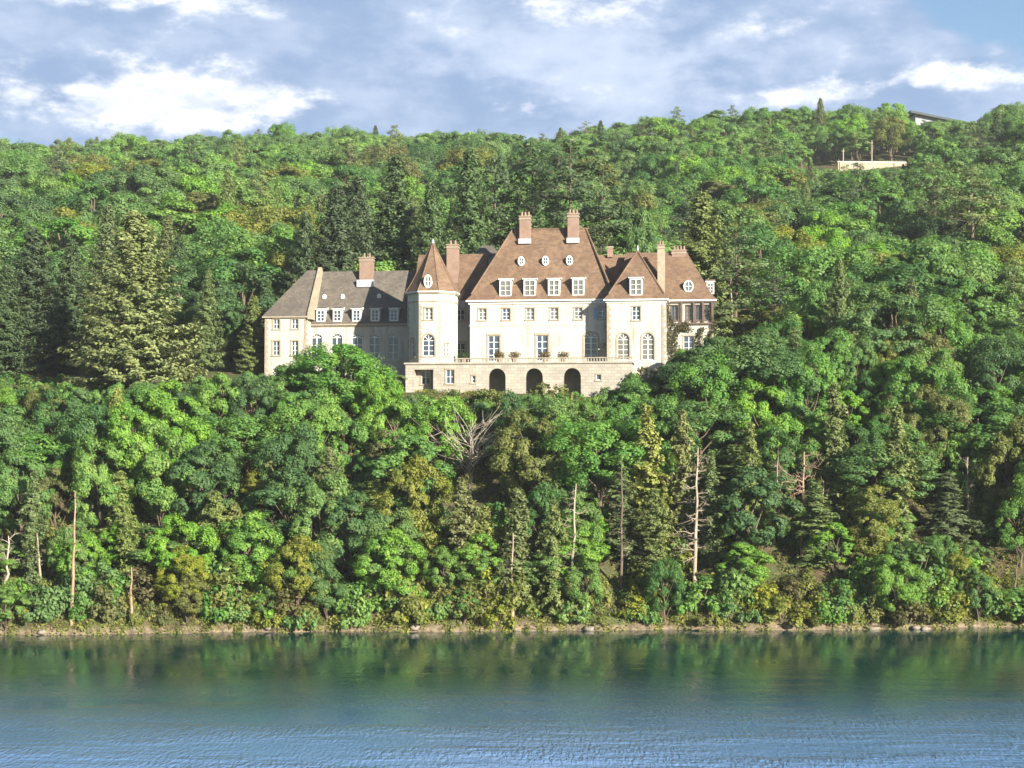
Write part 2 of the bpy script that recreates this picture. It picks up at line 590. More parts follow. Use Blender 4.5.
def vcross_z(u):
    return (u[1], -u[0], 0.0)


def arc_pts(c, z, w, rise, n=8):
    """points of an arch head from right springing to left springing"""
    return [(c + w / 2 * math.cos(math.pi * k / n), z + rise * math.sin(math.pi * k / n)) for k in range(n + 1)]


def window(O, u, o, depth=0.22):
    """a window set back in its opening: pane mesh, with frame and stone surround as its own pieces"""
    n = vcross_z(u)
    c, z, w, h = o['c'], o['z'], o['w'], o['h']
    rise = o.get('rise', 0.0)
    cols, rows = o.get('grid', (2, 3))
    gm = o.get('glass', M['glass'])
    def P(uu, zz, dd):
        return (O[0] + u[0] * uu + n[0] * dd, O[1] + u[1] * uu + n[1] * dd, O[2] + zz)
    g = MB()
    zs = z + h - rise
    pts = [(c - w / 2, z), (c + w / 2, z), (c + w / 2, zs)]
    if rise:
        pts += arc_pts(c, zs, w, rise)[1:]
    else:
        pts = [(c - w / 2, z), (c + w / 2, z), (c + w / 2, z + h), (c - w / 2, z + h)]
    g.poly([P(a, b, -depth) for a, b in pts], gm)
    win = g.build(o.get('name', 'window'), house)
    if o.get('label'):
        win['label'] = o['label']
    fm = o.get('fmat', M['white'])
    f = MB()
    t = o.get('t', 0.09)
    d0, d1 = -depth + 0.004, -depth + 0.09
    f.bar(O, u, n, (c - w / 2, z), (c - w / 2 + t, zs), d0, d1, fm)
    f.bar(O, u, n, (c + w / 2 - t, z), (c + w / 2, zs), d0, d1, fm)
    f.bar(O, u, n, (c - w / 2 + t, z), (c + w / 2 - t, z + t), d0, d1, fm)
    f.bar(O, u, n, (c - w / 2 + t, zs - t), (c + w / 2 - t, zs), d0, d1, fm)
    for k in range(1, cols):
        x = c - w / 2 + w * k / cols
        wd = t * (0.75 if k * 2 == cols else 0.45)
        f.bar(O, u, n, (x - wd, z + t), (x + wd, zs - t), d0, d1 - 0.01, fm)
    for k in range(1, rows):
        q = z + (zs - z) * k / rows
        f.bar(O, u, n, (c - w / 2 + t, q - t * 0.4), (c + w / 2 - t, q + t * 0.4), d0, d1 - 0.02, fm)
    if rise:
        ar = arc_pts(c, zs, w, rise, 8)
        ai = arc_pts(c, zs, w - 2 * t, rise - t, 8)
        for k in range(8):
            f.poly([P(*ar[k], d1), P(*ar[k + 1], d1), P(*ai[k + 1], d1), P(*ai[k], d1)], fm)
        for k in (2, 4, 6):
            a = math.pi * k / 8
            e = (c + (w / 2 - t) * math.cos(a), zs + (rise - t) * math.sin(a))
            px, pz = -math.sin(a) * 0.045, math.cos(a) * 0.045
            f.poly([P(c + px, zs + pz, d1 - 0.01), P(c - px, zs - pz, d1 - 0.01), P(e[0] - px, e[1] - pz, d1 - 0.01), P(e[0] + px, e[1] + pz, d1 - 0.01)], fm)
    f.build('frame', win)
    sw = o.get('surround', 0.0)
    if sw:
        s = MB()
        sm = o.get('smat', M['trim'])
        e0, e1 = -0.05, 0.05
        s.bar(O, u, n, (c - w / 2 - sw, z), (c - w / 2 - 0.002, zs), e0, e1, sm)
        s.bar(O, u, n, (c + w / 2 + 0.002, z), (c + w / 2 + sw, zs), e0, e1, sm)
        if rise:
            ao, ai = arc_pts(c, zs, w + 2 * sw, rise + sw, 10), arc_pts(c, zs, w, rise, 10)
            for k in range(10):
                s.poly([P(*ai[k], e1), P(*ao[k], e1), P(*ao[k + 1], e1), P(*ai[k + 1], e1)], sm)
                s.poly([P(*ao[k], e1), P(*ao[k], e0), P(*ao[k + 1], e0), P(*ao[k + 1], e1)], sm)
        else:
            s.bar(O, u, n, (c - w / 2 - sw, zs + 0.002), (c + w / 2 + sw, zs + sw * 1.2), e0, e1 + 0.03, sm)
        s.build('surround', win)
    if o.get('sill', True):
        s = MB()
        s.bar(O, u, n, (c - w / 2 - sw - 0.06, z - 0.16), (c + w / 2 + sw + 0.06, z - 0.002), -0.05, 0.12, o.get('smat', M['trim']))
        s.build('sill', win)
    for sd in o.get('shutters', ()):
        s = MB()
        x0 = c + sd * (w / 2 + 0.04)
        x1 = x0 + sd * w * 0.5
        s.bar(O, u, n, (min(x0, x1), z), (max(x0, x1), z + h), 0.01, 0.07, M['shutter'])
        for k in range(6):
            q = z + h * (k + 0.3) / 6
            s.bar(O, u, n, (min(x0, x1) + 0.05, q), (max(x0, x1) - 0.05, q + 0.07), 0.07, 0.09, M['shutter'])
        s.build('shutter', win)


def wall_face(mb, O, u, L, z0, z1, ops, mat, reveal=0.30, rmat=None):
    """a wall plane with real openings and reveals; O is the foot of its left end"""
    n = vcross_z(u)
    rmat = rmat or mat
    def P(uu, zz, dd=0.0):
        return (O[0] + u[0] * uu + n[0] * dd, O[1] + u[1] * uu + n[1] * dd, O[2] + zz)
    us, zs = {0.0, L}, {z0, z1}
    for o in ops:
        us |= {o['c'] - o['w'] / 2, o['c'] + o['w'] / 2}
        zs |= {max(o['z'], z0), o['z'] + o['h']}
    us, zs = sorted(us), sorted(zs)
    for a, b in zip(us, us[1:]):
        run = None
        cells = []
        for p, q in zip(zs, zs[1:]):
            um, zm = (a + b) / 2, (p + q) / 2
            hole = any(abs(um - o['c']) < o['w'] / 2 and o['z'] < zm < o['z'] + o['h'] for o in ops)
            if hole:
                run = None
            elif run is None:
                run = [p, q]
                cells.append(run)
            else:
                run[1] = q
        for p, q in cells:
            mb.poly([P(a, p), P(b, p), P(b, q), P(a, q)], mat)
    for o in ops:
        c, w, rise = o['c'], o['w'], o.get('rise', 0.0)
        a, b, p, q = c - w / 2, c + w / 2, max(o['z'], z0), o['z'] + o['h']
        sp = q - rise
        mb.poly([P(a, p), P(a, sp), P(a, sp, -reveal), P(a, p, -reveal)], rmat)
        mb.poly([P(b, sp), P(b, p), P(b, p, -reveal), P(b, sp, -reveal)], rmat)
        mb.poly([P(a, p, -reveal), P(b, p, -reveal), P(b, p), P(a, p)], rmat)
        if rise:
            ar = arc_pts(c, sp, w, rise, 10)
            for k in range(10):
                (x0, h0), (x1, h1) = ar[k], ar[k + 1]
                mb.poly([P(x1, h1), P(x0, h0), P(x0, q), P(x1, q)], mat)
                mb.poly([P(x0, h0), P(x1, h1), P(x1, h1, -reveal), P(x0, h0, -reveal)], rmat)
        else:
            mb.poly([P(b, q), P(a, q), P(a, q, -reveal), P(b, q, -reveal)][::-1], rmat)


def block(name, P, z0, z1, ops, mat, top=True):
    """walls round a footprint (counter-clockwise); ops: edge number -> openings along that edge"""
    mb = MB()
    n = len(P)
    for k in range(n):
        p, q = P[k], P[(k + 1) % n]
        L = math.hypot(q[0] - p[0], q[1] - p[1])
        u = ((q[0] - p[0]) / L, (q[1] - p[1]) / L, 0.0)
        wall_face(mb, (p[0], p[1], 0.0), u, L, z0, z1, ops.get(k, []), mat)
        for o in ops.get(k, []):
            if o.get('glazed', True):
                window((p[0], p[1], 0.0), u, o)
    if top:
        mb.poly([(p[0], p[1], z1) for p in P], mat)
    return mb.build(name, house)


def hip_roof(name, x0, x1, y0, y1, z, rx0, rx1, ry, rz, mat, over=0.45, flare=(0.9, 1.05), ry2=None, hang=0.22):
    """hipped roof with a bell-cast foot"""
    mb = MB()
    ry2 = ry if ry2 is None else ry2
    E = [(x0 - over, y0 - over), (x1 + over, y0 - over), (x1 + over, y1 + over), (x0 - over, y1 + over)]
    top = [(rx0, ry, rz), (rx1, ry, rz), (rx1, ry2, rz), (rx0, ry2, rz)]
    fi, fz = flare
    mid = []
    for (ex, ey), (tx, ty, tz) in zip(E, top):
        # ring set in by fi but raised only fz
        dx = max(-1, min(1, (tx - ex)))
        dy = max(-1, min(1, (ty - ey)))
        mid.append((ex + (fi if dx > 0 else -fi if dx < 0 else 0), ey + (fi if dy > 0 else -fi), z + fz))
    for k in range(4):
        a, b = E[k], E[(k + 1) % 4]
        mb.poly([(*a, z - hang), (*b, z - hang), (*b, z), (*a, z)], M['white'] if mat is not M['slate'] else M['trim'])
        mb.poly([(*a, z), (*b, z), mid[(k + 1) % 4], mid[k]], mat)
        t0, t1 = top[k], top[(k + 1) % 4]
        if t0 == t1:
            mb.poly([mid[k], mid[(k + 1) % 4], t0], mat)
        else:
            mb.poly([mid[k], mid[(k + 1) % 4], t1, t0], mat)
    if ry2 != ry:
        mb.poly([top[0], top[1], top[2], top[3]], mat)
    mb.poly([(*e, z - hang) for e in reversed(E)], M['white'])
    return mb.build(name, house)


def ridge_line(roof, pts, mat, r=0.14):
    mb = MB()
    for a, b in zip(pts, pts[1:]):
        mb.tube([a, b], [r, r], mat, 6)
    return mb.build('ridge_cap', roof)


def chimney(roof, x, y, z0, z1, wx, wy, pots=3, flash=True, mat=None):
    mb = MB()
    mat = mat or M['brick']
    mb.box((x - wx / 2, y - wy / 2, z0), (x + wx / 2, y + wy / 2, z1 - 0.55), mat)
    mb.box((x - wx / 2 - 0.10, y - wy / 2 - 0.10, z1 - 0.55), (x + wx / 2 + 0.10, y + wy / 2 + 0.10, z1 - 0.38), M['trim'])
    mb.box((x - wx / 2 - 0.02, y - wy / 2 - 0.02, z1 - 0.378), (x + wx / 2 + 0.02, y + wy / 2 + 0.02, z1 - 0.12), mat)
    mb.box((x - wx / 2 - 0.13, y - wy / 2 - 0.13, z1 - 0.118), (x + wx / 2 + 0.13, y + wy / 2 + 0.13, z1), M['trim'])
    c = mb.build('chimney', roof)
    return c


def pots(roof, x, y, z, wx, n):
    for k in range(n):
        mb = MB()
        px = x + (k - (n - 1) / 2) * wx / max(n, 1)
        mb.tube([(px, y, z), (px, y, z + 0.3), (px, y, z + 0.62), (px, y, z + 0.66)], [0.19, 0.17, 0.14, 0.17], M['brick'], 8)
        mb.build('chimney_pot', roof)


def dormer(roof, x, y, z, w, h, depth, rmat, round_top=False, glass=None, label=None):
    """small dormer whose face stands at y, running back into the roof slope"""
    mb = MB()
    f = 0.20
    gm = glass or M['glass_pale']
    fm = M['white']
    zt = z + h
    if not round_top:
        # cheeks, front frame and a shallow hipped lid
        mb.box((x - w / 2, y + 0.10, z), (x - w / 2 + f, y + depth, zt), fm)
        mb.box((x + w / 2 - f, y + 0.10, z), (x + w / 2, y + depth, zt), fm)
        mb.box((x - w / 2 + 0.03, y, z), (x - w / 2 + f, y + 0.098, zt), fm)
        mb.box((x + w / 2 - f, y, z), (x + w / 2 - 0.03, y + 0.098, zt), fm)
        mb.box((x - w / 2 + f + 0.002, y, z), (x + w / 2 - f - 0.002, y + 0.3, z + 0.16), fm)
        mb.box((x - w / 2 + f + 0.002, y, zt - 0.2), (x + w / 2 - f - 0.002, y + 0.3, zt), fm)
        mb.box((x - 0.06, y + 0.04, z + 0.162), (x + 0.06, y + 0.15, zt - 0.202), fm)
        for k in (1, 2):
            q = z + 0.16 + (h - 0.36) * k / 3
            mb.box((x - w / 2 + f + 0.002, y + 0.06, q - 0.035), (x - 0.062, y + 0.15, q + 0.035), fm)
            mb.box((x + 0.062, y + 0.06, q - 0.035), (x + w / 2 - f - 0.002, y + 0.15, q + 0.035), fm)
        mb.poly([(x - w / 2 + f, y + 0.16, z + 0.1), (x + w / 2 - f, y + 0.16, z + 0.1), (x + w / 2 - f, y + 0.16, zt - 0.1), (x - w / 2 + f, y + 0.16, zt - 0.1)], gm)
        a, b, e = x - w / 2 - 0.16, x + w / 2 + 0.16, y - 0.16
        mb.poly([(a, e, zt + 0.01), (b, e, zt + 0.01), (b, e, zt + 0.16), (a, e, zt + 0.16)], fm)
        mb.poly([(a, e, zt + 0.16), (b, e, zt + 0.16), (b, y + depth, zt + 0.55), (a, y + depth, zt + 0.55)], rmat)
        mb.poly([(a, e, zt + 0.01), (a, e, zt + 0.16), (a, y + depth, zt + 0.55), (a, y + depth, zt + 0.01)], fm)
        mb.poly([(b, e, zt + 0.16), (b, e, zt + 0.01), (b, y + depth, zt + 0.01), (b, y + depth, zt + 0.55)], fm)
    else:
        N = 14
        ring = lambda sx, sz, yy: [(x + sx * math.cos(2 * math.pi * k / N), yy, z + h / 2 + sz * math.sin(2 * math.pi * k / N)) for k in range(N)]
        o0, i0 = ring(w / 2, h / 2, y), ring(w / 2 - f, h / 2 - f, y)
        ob, ib = ring(w / 2, h / 2, y + depth), ring(w / 2 - f, h / 2 - f, y + 0.14)
        for k in range(N):
            j = (k + 1) % N
            mb.poly([i0[k], o0[k], o0[j], i0[j]][::-1], fm)
            mb.poly([o0[k], ob[k], ob[j], o0[j]], rmat if math.sin(2 * math.pi * (k + .5) / N) > 0.2 else fm)
            mb.poly([i0[k], i0[j], ib[j], ib[k]], fm)
        mb.poly(ib[::-1], gm)
        mb.box((x - 0.05, y + 0.05, z + f), (x + 0.05, y + 0.13, z + h - f), fm)
        mb.box((x - w / 2 + f, y + 0.06, z + h / 2 - 0.04), (x - 0.052, y + 0.12, z + h / 2 + 0.04), fm)
        mb.box((x + 0.052, y + 0.06, z + h / 2 - 0.04), (x + w / 2 - f, y + 0.12, z + h / 2 + 0.04), fm)
    o = mb.build('dormer', roof)
    if label:
        o['label'] = label
    return o


def band(name, P, z0, z1, d, mat):
    """string course or cornice standing d proud of the footprint"""
    mb = MB()
    cx, cy = sum(p[0] for p in P) / len(P), sum(p[1] for p in P) / len(P)
    Q = []
    n = len(P)
    for k in range(n):
        p0, p, q = P[k - 1], P[k], P[(k + 1) % n]
        def nrm(a, b):
            L = math.hypot(b[0] - a[0], b[1] - a[1])
            return ((b[1] - a[1]) / L, -(b[0] - a[0]) / L)
        n1, n2 = nrm(p0, p), nrm(p, q)
        den = 1 + n1[0] * n2[0] + n1[1] * n2[1]
        Q.append((p[0] + d * (n1[0] + n2[0]) / den, p[1] + d * (n1[1] + n2[1]) / den))
    for k in range(n):
        a, b = Q[k], Q[(k + 1) % n]
        i, j = P[k], P[(k + 1) % n]
        mb.poly([(*a, z0), (*b, z0), (*b, z1), (*a, z1)], mat)
        mb.poly([(*a, z1), (*b, z1), (*j, z1), (*i, z1)], mat)
        mb.poly([(*i, z0), (*j, z0), (*b, z0), (*a, z0)], mat)
    return mb.build(name, house)


def rect(x0, x1, y0, y1):
    return [(x0, y0), (x1, y0), (x1, y1), (x0, y1)]


def quoins(corner, z0, z1, u, mat=None, w=0.55):
    """long-and-short corner stones along one wall face from a corner"""
    mb = MB()
    n = vcross_z(u)
    k, z = 0, z0
    while z < z1 - 0.2:
        L = w if k % 2 else w * 0.62
        mb.bar((corner[0], corner[1], 0.0), u, n, (0.0, z), (L, min(z + 0.42, z1)), 0.004, 0.045, mat or M['trim'])
        z += 0.44
        k += 1
    return mb.build('quoin', house)


# --- main block
MP = rect(-10.5, 10.45, 0, 12)
ops = []
for k in range(6):
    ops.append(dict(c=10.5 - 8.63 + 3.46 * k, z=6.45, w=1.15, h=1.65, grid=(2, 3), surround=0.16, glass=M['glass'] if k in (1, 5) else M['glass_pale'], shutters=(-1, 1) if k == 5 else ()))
for c in (-6.97, 0.03):
    ops.append(dict(c=10.5 + c, z=0.45, w=1.65, h=3.75, grid=(2, 4), surround=0.26, t=0.11, sill=False))
ops.append(dict(c=10.5 + 7.02, z=0.45, w=1.9, h=4.0, rise=0.6, grid=(2, 4), surround=0.30, t=0.10, sill=False))
block('main_wall', MP, -0.3, 9.3, {0: ops}, M['stucco'])
band('string_course', MP, 5.55, 5.78, 0.07, M['stucco'])
band('cornice', MP, 8.72, 9.05, 0.16, M['white'])
mroof = hip_roof('main_roof', -10.5, 10.45, 0, 12, 9.3, -5.0, 5.9, 6.0, 20.3, M['tile'], 0.5, (0.75, 0.85))
ridge_line(mroof, [(-10.25, -0.25, 10.15), (-5.0, 6.0, 20.3), (5.9, 6.0, 20.3), (10.2, -0.25, 10.15)], M['tile'], 0.15)
for x in (-5.31, -1.8, 1.72, 5.2):
    dormer(mroof, x, 0.02, 9.85, 1.75, 2.4, 2.4, M['tile'])
for x in (-3.3, 0.25, 3.75):
    dormer(mroof, x, 2.55, 14.5, 1.0, 1.45, 1.5, M['tile'], True, M['glass'])
for x, zt in ((-3.0, 22.15), (4.1, 22.4)):
    chimney(mroof, x, 5.2, 17.2, zt, 1.6, 1.1)
    pots(mroof, x, 5.2, zt, 1.5, 3)
    f = MB()
    f.box((x - 0.95, 4.35, 18.0), (x + 0.95, 4.597, 18.75), M['lead'])
    f.build('flashing', mroof)

for x, y, z1 in ((-10.35, -0.12, 8.7), (9.1, -0.12, 8.7)):
    mb = MB()
    mb.tube([(x, y, -0.02), (x, y, 4.0), (x, y, z1)], [0.075, 0.075, 0.075], M['lead'], 6)
    mb.build('drainpipe', house)
# --- link between turret and main block, with its own roofs and chimney
block('link_wall', rect(-13.6, -10.502, 3.0, 10.0), -0.3, 9.6, {0: [
    dict(c=1.3, z=6.7, w=1.2, h=1.6, grid=(2, 2), surround=0.14),
    dict(c=1.3, z=0.4, w=1.4, h=3.0, grid=(2, 3), surround=0.18, sill=False)]}, M['stucco_grey'])
mb = MB()
mb.poly([(-19.5, 3.2, 9.6), (-9.0, 3.2, 9.6), (-9.0, 8.4, 17.1), (-19.5, 8.4, 17.1)][::1], M['tile'])
mb.poly([(-19.5, 8.4, 17.1), (-9.0, 8.4, 17.1), (-9.0, 13.0, 9.6), (-19.5, 13.0, 9.6)], M['slate'])
mb.poly([(-19.5, 13.0, 9.6), (-19.5, 3.2, 9.6), (-19.5, 8.4, 17.1)], M['tile'])
mb.poly([(-9.0, 3.2, 9.6), (-9.0, 13.0, 9.6), (-9.0, 8.4, 17.1)], M['tile'])
lroof = mb.build('link_roof', house)
chimney(lroof, -13.9, 6.0, 11.0, 18.2, 1.65, 1.6)
pots(lroof, -13.9, 6.0, 18.2, 1.4, 2)
block('rear_wall', rect(-12.0, -7.6, 11.5, 16.0), -0.3, 16.9, {}, M['stucco_grey'])
hip_roof('rear_roof', -12.0, -7.6, 11.5, 16.0, 16.9, -10.6, -9.0, 13.7, 19.0, M['slate'], 0.3, (0.3, 0.3))

# --- octagonal turret
TC, TR = (-15.35, -3.1), 3.66
OCT = [(TC[0] + TR * math.cos(R(-112.5 + 45 * k)), TC[1] + TR * math.sin(R(-112.5 + 45 * k))) for k in range(8)]
eL = 2 * TR * math.sin(R(22.5))
block('turret_wall', OCT, -0.2, 10.2, {
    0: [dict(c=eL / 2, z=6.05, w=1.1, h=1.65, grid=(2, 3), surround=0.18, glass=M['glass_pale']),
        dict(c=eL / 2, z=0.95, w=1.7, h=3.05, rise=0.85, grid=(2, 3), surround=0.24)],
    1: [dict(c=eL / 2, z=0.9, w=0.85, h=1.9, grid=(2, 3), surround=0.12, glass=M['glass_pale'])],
    7: [dict(c=eL / 2, z=0.9, w=0.9, h=2.6, grid=(2, 3), surround=0.14)]}, M['stucco'])
band('string_course', OCT, 8.55, 8.75, 0.07, M['trim'])
band('cornice', OCT, 9.75, 10.1, 0.18, M['trim'])
for k in (0, 1, 2, 7):
    u = ((OCT[(k + 1) % 8][0] - OCT[k][0]) / eL, (OCT[(k + 1) % 8][1] - OCT[k][1]) / eL, 0)
    quoins(OCT[k], 0.0, 8.5, u, w=0.5)
mb = MB()
ro = [(TC[0] + (TR + 0.34) * math.cos(R(-112.5 + 45 * k)), TC[1] + (TR + 0.34) * math.sin(R(-112.5 + 45 * k)), 10.12) for k in range(8)]
rm = [(TC[0] + (TR - 0.40) * math.cos(R(-112.5 + 45 * k)), TC[1] + (TR - 0.40) * math.sin(R(-112.5 + 45 * k)), 11.2) for k in range(8)]
for k in range(8):
    j = (k + 1) % 8
    mb.poly([(ro[k][0], ro[k][1], 9.95), (ro[j][0], ro[j][1], 9.95), ro[j], ro[k]], M['white'])
    mb.poly([ro[k], ro[j], rm[j], rm[k]], M['tile'])
    mb.poly([rm[k], rm[j], (TC[0], TC[1], 17.55)], M['tile'])
mb.poly([(p[0], p[1], 9.95) for p in reversed(ro)], M['white'])
troof = mb.build('turret_roof', house)
for k in range(8):
    ridge_line(troof, [ro[k], rm[k], (TC[0], TC[1], 17.5)], M['tile'], 0.09)
mb = MB()
mb.tube([(TC[0], TC[1], 17.3), (TC[0], TC[1], 17.55), (TC[0], TC[1], 17.7), (TC[0], TC[1], 17.95)], [0.25, 0.18, 0.20, 0.03], M['lead'], 8)
mb.build('finial', troof)
dormer(troof, -15.45, -6.55, 10.5, 1.2, 1.95, 2.4, M['tile'], True)

# --- podium with the arched terrace front
PX0, PX1, PY = -18.5, 13.2, -7.2
PP = [(PX0, PY), (PX1, PY), (PX1, 0.6), (PX0, 0.6)]
pops = [dict(c=-12.15 - PX0, z=-3.0, w=1.15, h=1.95, grid=(2, 2), surround=0.18),
        dict(c=-8.85 - PX0, z=-2.9, w=0.55, h=1.0, grid=(1, 2), surround=0.12),
        dict(c=8.6 - PX0, z=-2.6, w=0.7, h=0.75, grid=(1, 1), surround=0.12),
        dict(c=-15.9 - PX0, z=-6.0, w=2.7, h=5.0, glazed=False)]
for c in (-5.55, -0.35, 4.95):
    pops.append(dict(c=c - PX0, z=-6.0, w=2.4, h=5.1, rise=1.2, glazed=False))
pod = MB()
wall_face(pod, (PX0, PY, 0), UX, PX1 - PX0, -6.0, -0.25, pops, M['stone'], 0.7)
wall_face(pod, (PX1, PY, 0), (0, 1, 0), 7.8, -6.0, -0.25, [], M['stone'])
wall_face(pod, (PX0, 0.6, 0), (0, -1, 0), 7.8, -6.0, -0.25, [], M['stone'])
podo = pod.build('terrace_wall', house)
for o in pops:
    if o.get('glazed', True):
        window((PX0, PY, 0), UX, o)
# vaults behind the arches and the recess under the turret
mb = MB()
for c in (-5.55, -0.35, 4.95):
    mb.poly([(c - 2.2, PY + 0.7, -6), (c + 2.2, PY + 0.7, -6), (c + 2.2, PY + 4, -6), (c - 2.2, PY + 4, -6)], M['stone'])
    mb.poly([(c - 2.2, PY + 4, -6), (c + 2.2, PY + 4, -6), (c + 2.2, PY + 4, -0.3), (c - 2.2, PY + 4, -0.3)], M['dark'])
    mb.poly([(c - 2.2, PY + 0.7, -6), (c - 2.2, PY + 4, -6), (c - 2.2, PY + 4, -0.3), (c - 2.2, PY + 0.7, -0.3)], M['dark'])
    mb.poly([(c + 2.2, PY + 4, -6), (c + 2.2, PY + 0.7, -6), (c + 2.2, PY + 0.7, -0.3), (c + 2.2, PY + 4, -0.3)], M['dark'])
mb.build('vault', podo)
mb = MB()
wall_face(mb, (-17.6, PY + 1.6, 0), UX, 3.4, -6.0, -0.3, [dict(c=1.7, z=-3.0, w=1.3, h=1.95)], M['stone'])
for xx in (-17.252, -14.548):
    mb.poly([(xx, PY + 0.7, -6), (xx, PY + 1.6, -6), (xx, PY + 1.6, -0.3), (xx, PY + 0.7, -0.3)], M['stone'])
mb.build('recess', podo)
window((-17.6, PY + 1.6, 0), UX, dict(c=1.7, z=-3.0, w=1.3, h=1.95, grid=(2, 2), surround=0.16))
mb = MB()
mb.box((PX0 - 0.2, PY - 0.2, -0.25), (PX1 + 0.2, 5.0, -0.02), M['stone'])
mb.build('terrace_floor', house)
# low parapet of piers and coping
mb = MB()
x = PX0
mb.box((PX0 + 7.0, PY - 0.12, 0.45), (PX1 + 0.1, PY + 0.22, 0.58), M['trim'])
k = 0
x = PX0 + 7.1
while x < PX1:
    if k % 9 == 0:
        mb.box((x, PY - 0.08, -0.02), (x + 0.4, PY + 0.2, 0.448), M['stone'])
    else:
        mb.box((x + 0.12, PY, -0.02), (x + 0.26, PY + 0.13, 0.448), M['stone'])
    x += 0.4
    k += 1
mb.build('balustrade', house)

# --- long left wing
WX0, WX1, WY0, WY1 = -34.9, -19.0, 4.0, 13.5
wops = []
for c in (-34.05, -31.0, -27.9, -25.3, -22.5):
    wops.append(dict(c=c - WX0, z=1.0, w=1.65, h=3.95, rise=0.5, grid=(2, 3), surround=0.14, smat=M['stucco_grey'], t=0.10))
block('left_wing_wall', rect(WX0, WX1, WY0, WY1), -4.6, 6.4, {0: wops}, M['stucco_grey'])
band('cornice', rect(WX0, WX1, WY0, WY1), 6.0, 6.25, 0.14, M['trim'])
wroof = hip_roof('left_wing_roof', WX0, WX1 + 1.5, WY0, WY1, 6.4, WX0 - 0.4, WX1 + 2.4, 8.8, 14.8, M['slate'], 0.4, (0.5, 0.75))
for c in (-33.4, -30.9, -28.0, -25.2, -22.35):
    dormer(wroof, c, 3.75, 6.75, 1.35, 1.8, 1.9, M['slate'], False, M['glass'])
for c in (-33.4, -30.6, -25.1):
    dormer(wroof, c, 6.1, 10.3, 0.65, 0.8, 1.4, M['slate'], True, M['glass'])
chimney(wroof, -27.4, 8.2, 12.4, 16.75, 2.0, 1.4)
pots(wroof, -27.4, 8.2, 16.75, 1.6, 2)
f = MB()
f.box((-28.7, 7.0, 12.2), (-26.1, 7.447, 13.3), M['lead'])
f.build('flashing', wroof)

# --- end pavilion of the left wing
EX0, EX1, EY0, EY1 = -41.4, -34.902, 2.0, 14.2
eops = []
for c in (-39.65, -36.85):
    eops.append(dict(c=c - EX0, z=5.6, w=0.95, h=1.45, grid=(2, 2), surround=0.18))
    eops.append(dict(c=c - EX0, z=1.7, w=1.0, h=2.1, grid=(2, 3), surround=0.18))
block('end_pavilion_wall', rect(EX0, EX1, EY0, EY1), -4.6, 7.5, {0: eops}, M['stucco_grey'])
quoins((EX0, EY0), -2, 7.3, UX)
quoins((EX1 - 0.55, EY0), -2, 7.3, UX)
mb = MB()
a, b, c_, d_ = (EX0 - 0.35, EY0 - 0.35), (EX1, EY0 - 0.35), (EX1, EY1 + 0.35), (EX0 - 0.35, EY1 + 0.35)
ra, rb = (-36.6, 8.2, 14.95), (EX1, 8.2, 14.95)
mb.poly([(*a, 7.45), (*b, 7.45), rb, ra], M['slate'])
mb.poly([(*d_, 7.45), (*a, 7.45), ra], M['slate'])
mb.poly([(*c_, 7.45), (*d_, 7.45), ra, rb], M['slate'])
mb.poly([(*a, 7.25), (*b, 7.25), (*b, 7.45), (*a, 7.45)], M['trim'])
mb.poly([(*d_, 7.25), (*a, 7.25), (*a, 7.45), (*d_, 7.45)], M['trim'])
mb.poly([(*a, 7.25), (*d_, 7.25), (*c_, 7.25), (*b, 7.25)], M['trim'])
mb.build('end_pavilion_roof', house)
# stone gable that rises through the roof between pavilion and wing
mb = MB()
gp = [(EY0 - 0.35, 7.0), (EY0 - 0.35, 7.85), (8.2, 15.4), (EY1 + 0.35, 7.85), (EY1 + 0.35, 7.0)]
for xx, rev in ((EX1 + 0.003, False), (EX1 + 0.60, True)):
    q = [(xx, y, z) for y, z in gp]
    mb.poly(q if not rev else q[::-1], M['trim'])
for (p, q) in zip(gp, gp[1:]):
    mb.poly([(EX1 + 0.003, *p), (EX1 + 0.60, *p), (EX1 + 0.60, *q), (EX1 + 0.003, *q)], M['trim'])
mb.poly([(EX1 + 0.003, *gp[0]), (EX1 + 0.003, *gp[-1]), (EX1 + 0.60, *gp[-1]), (EX1 + 0.60, *gp[0])], M['trim'])
mb.build('gable_coping', house)

# --- right pavilion
RX0, RX1, RY0, RY1 = 9.5, 17.75, -3.0, 8.0
rops = [dict(c=13.63 - RX0, z=6.0, w=1.15, h=1.9, grid=(2, 3), surround=0.16, shutters=())]
for c in (11.8, 15.25):
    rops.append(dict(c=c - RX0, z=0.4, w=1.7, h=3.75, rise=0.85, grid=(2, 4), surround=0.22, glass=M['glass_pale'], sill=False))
block('right_pavilion_wall', rect(RX0, RX1, RY0, RY1), -4.6, 8.95, {0: rops}, M['stucco'])
band('cornice', rect(RX0, RX1, RY0, RY1), 8.45, 8.75, 0.14, M['white'])
quoins((RX1, RY0), -1, 8.4, (0, 1, 0), w=0.7)
quoins((RX1 - 0.6, RY0), -1, 8.4, UX, w=0.6)
quoins((RX0, RY0), -1, 8.4, UX, w=0.6)
rroof = hip_roof('right_pavilion_roof', RX0, RX1, RY0, RY1, 8.95, 13.62, 13.62, 2.2, 16.4, M['tile'], 0.45, (0.7, 0.8), ry2=6.5)
ridge_line(rroof, [(9.75, -2.75, 9.75), (13.62, 2.2, 16.4), (17.5, -2.75, 9.75)], M['tile'], 0.14)
dormer(rroof, 13.6, -2.98, 9.5, 1.8, 2.4, 2.5, M['tile'])
mb = MB()
mb.tube([(13.62, 2.4, 16.2), (13.62, 2.4, 16.9), (13.62, 2.4, 17.3)], [0.2, 0.14, 0.02], M['lead'], 7)
mb.build('finial', rroof)
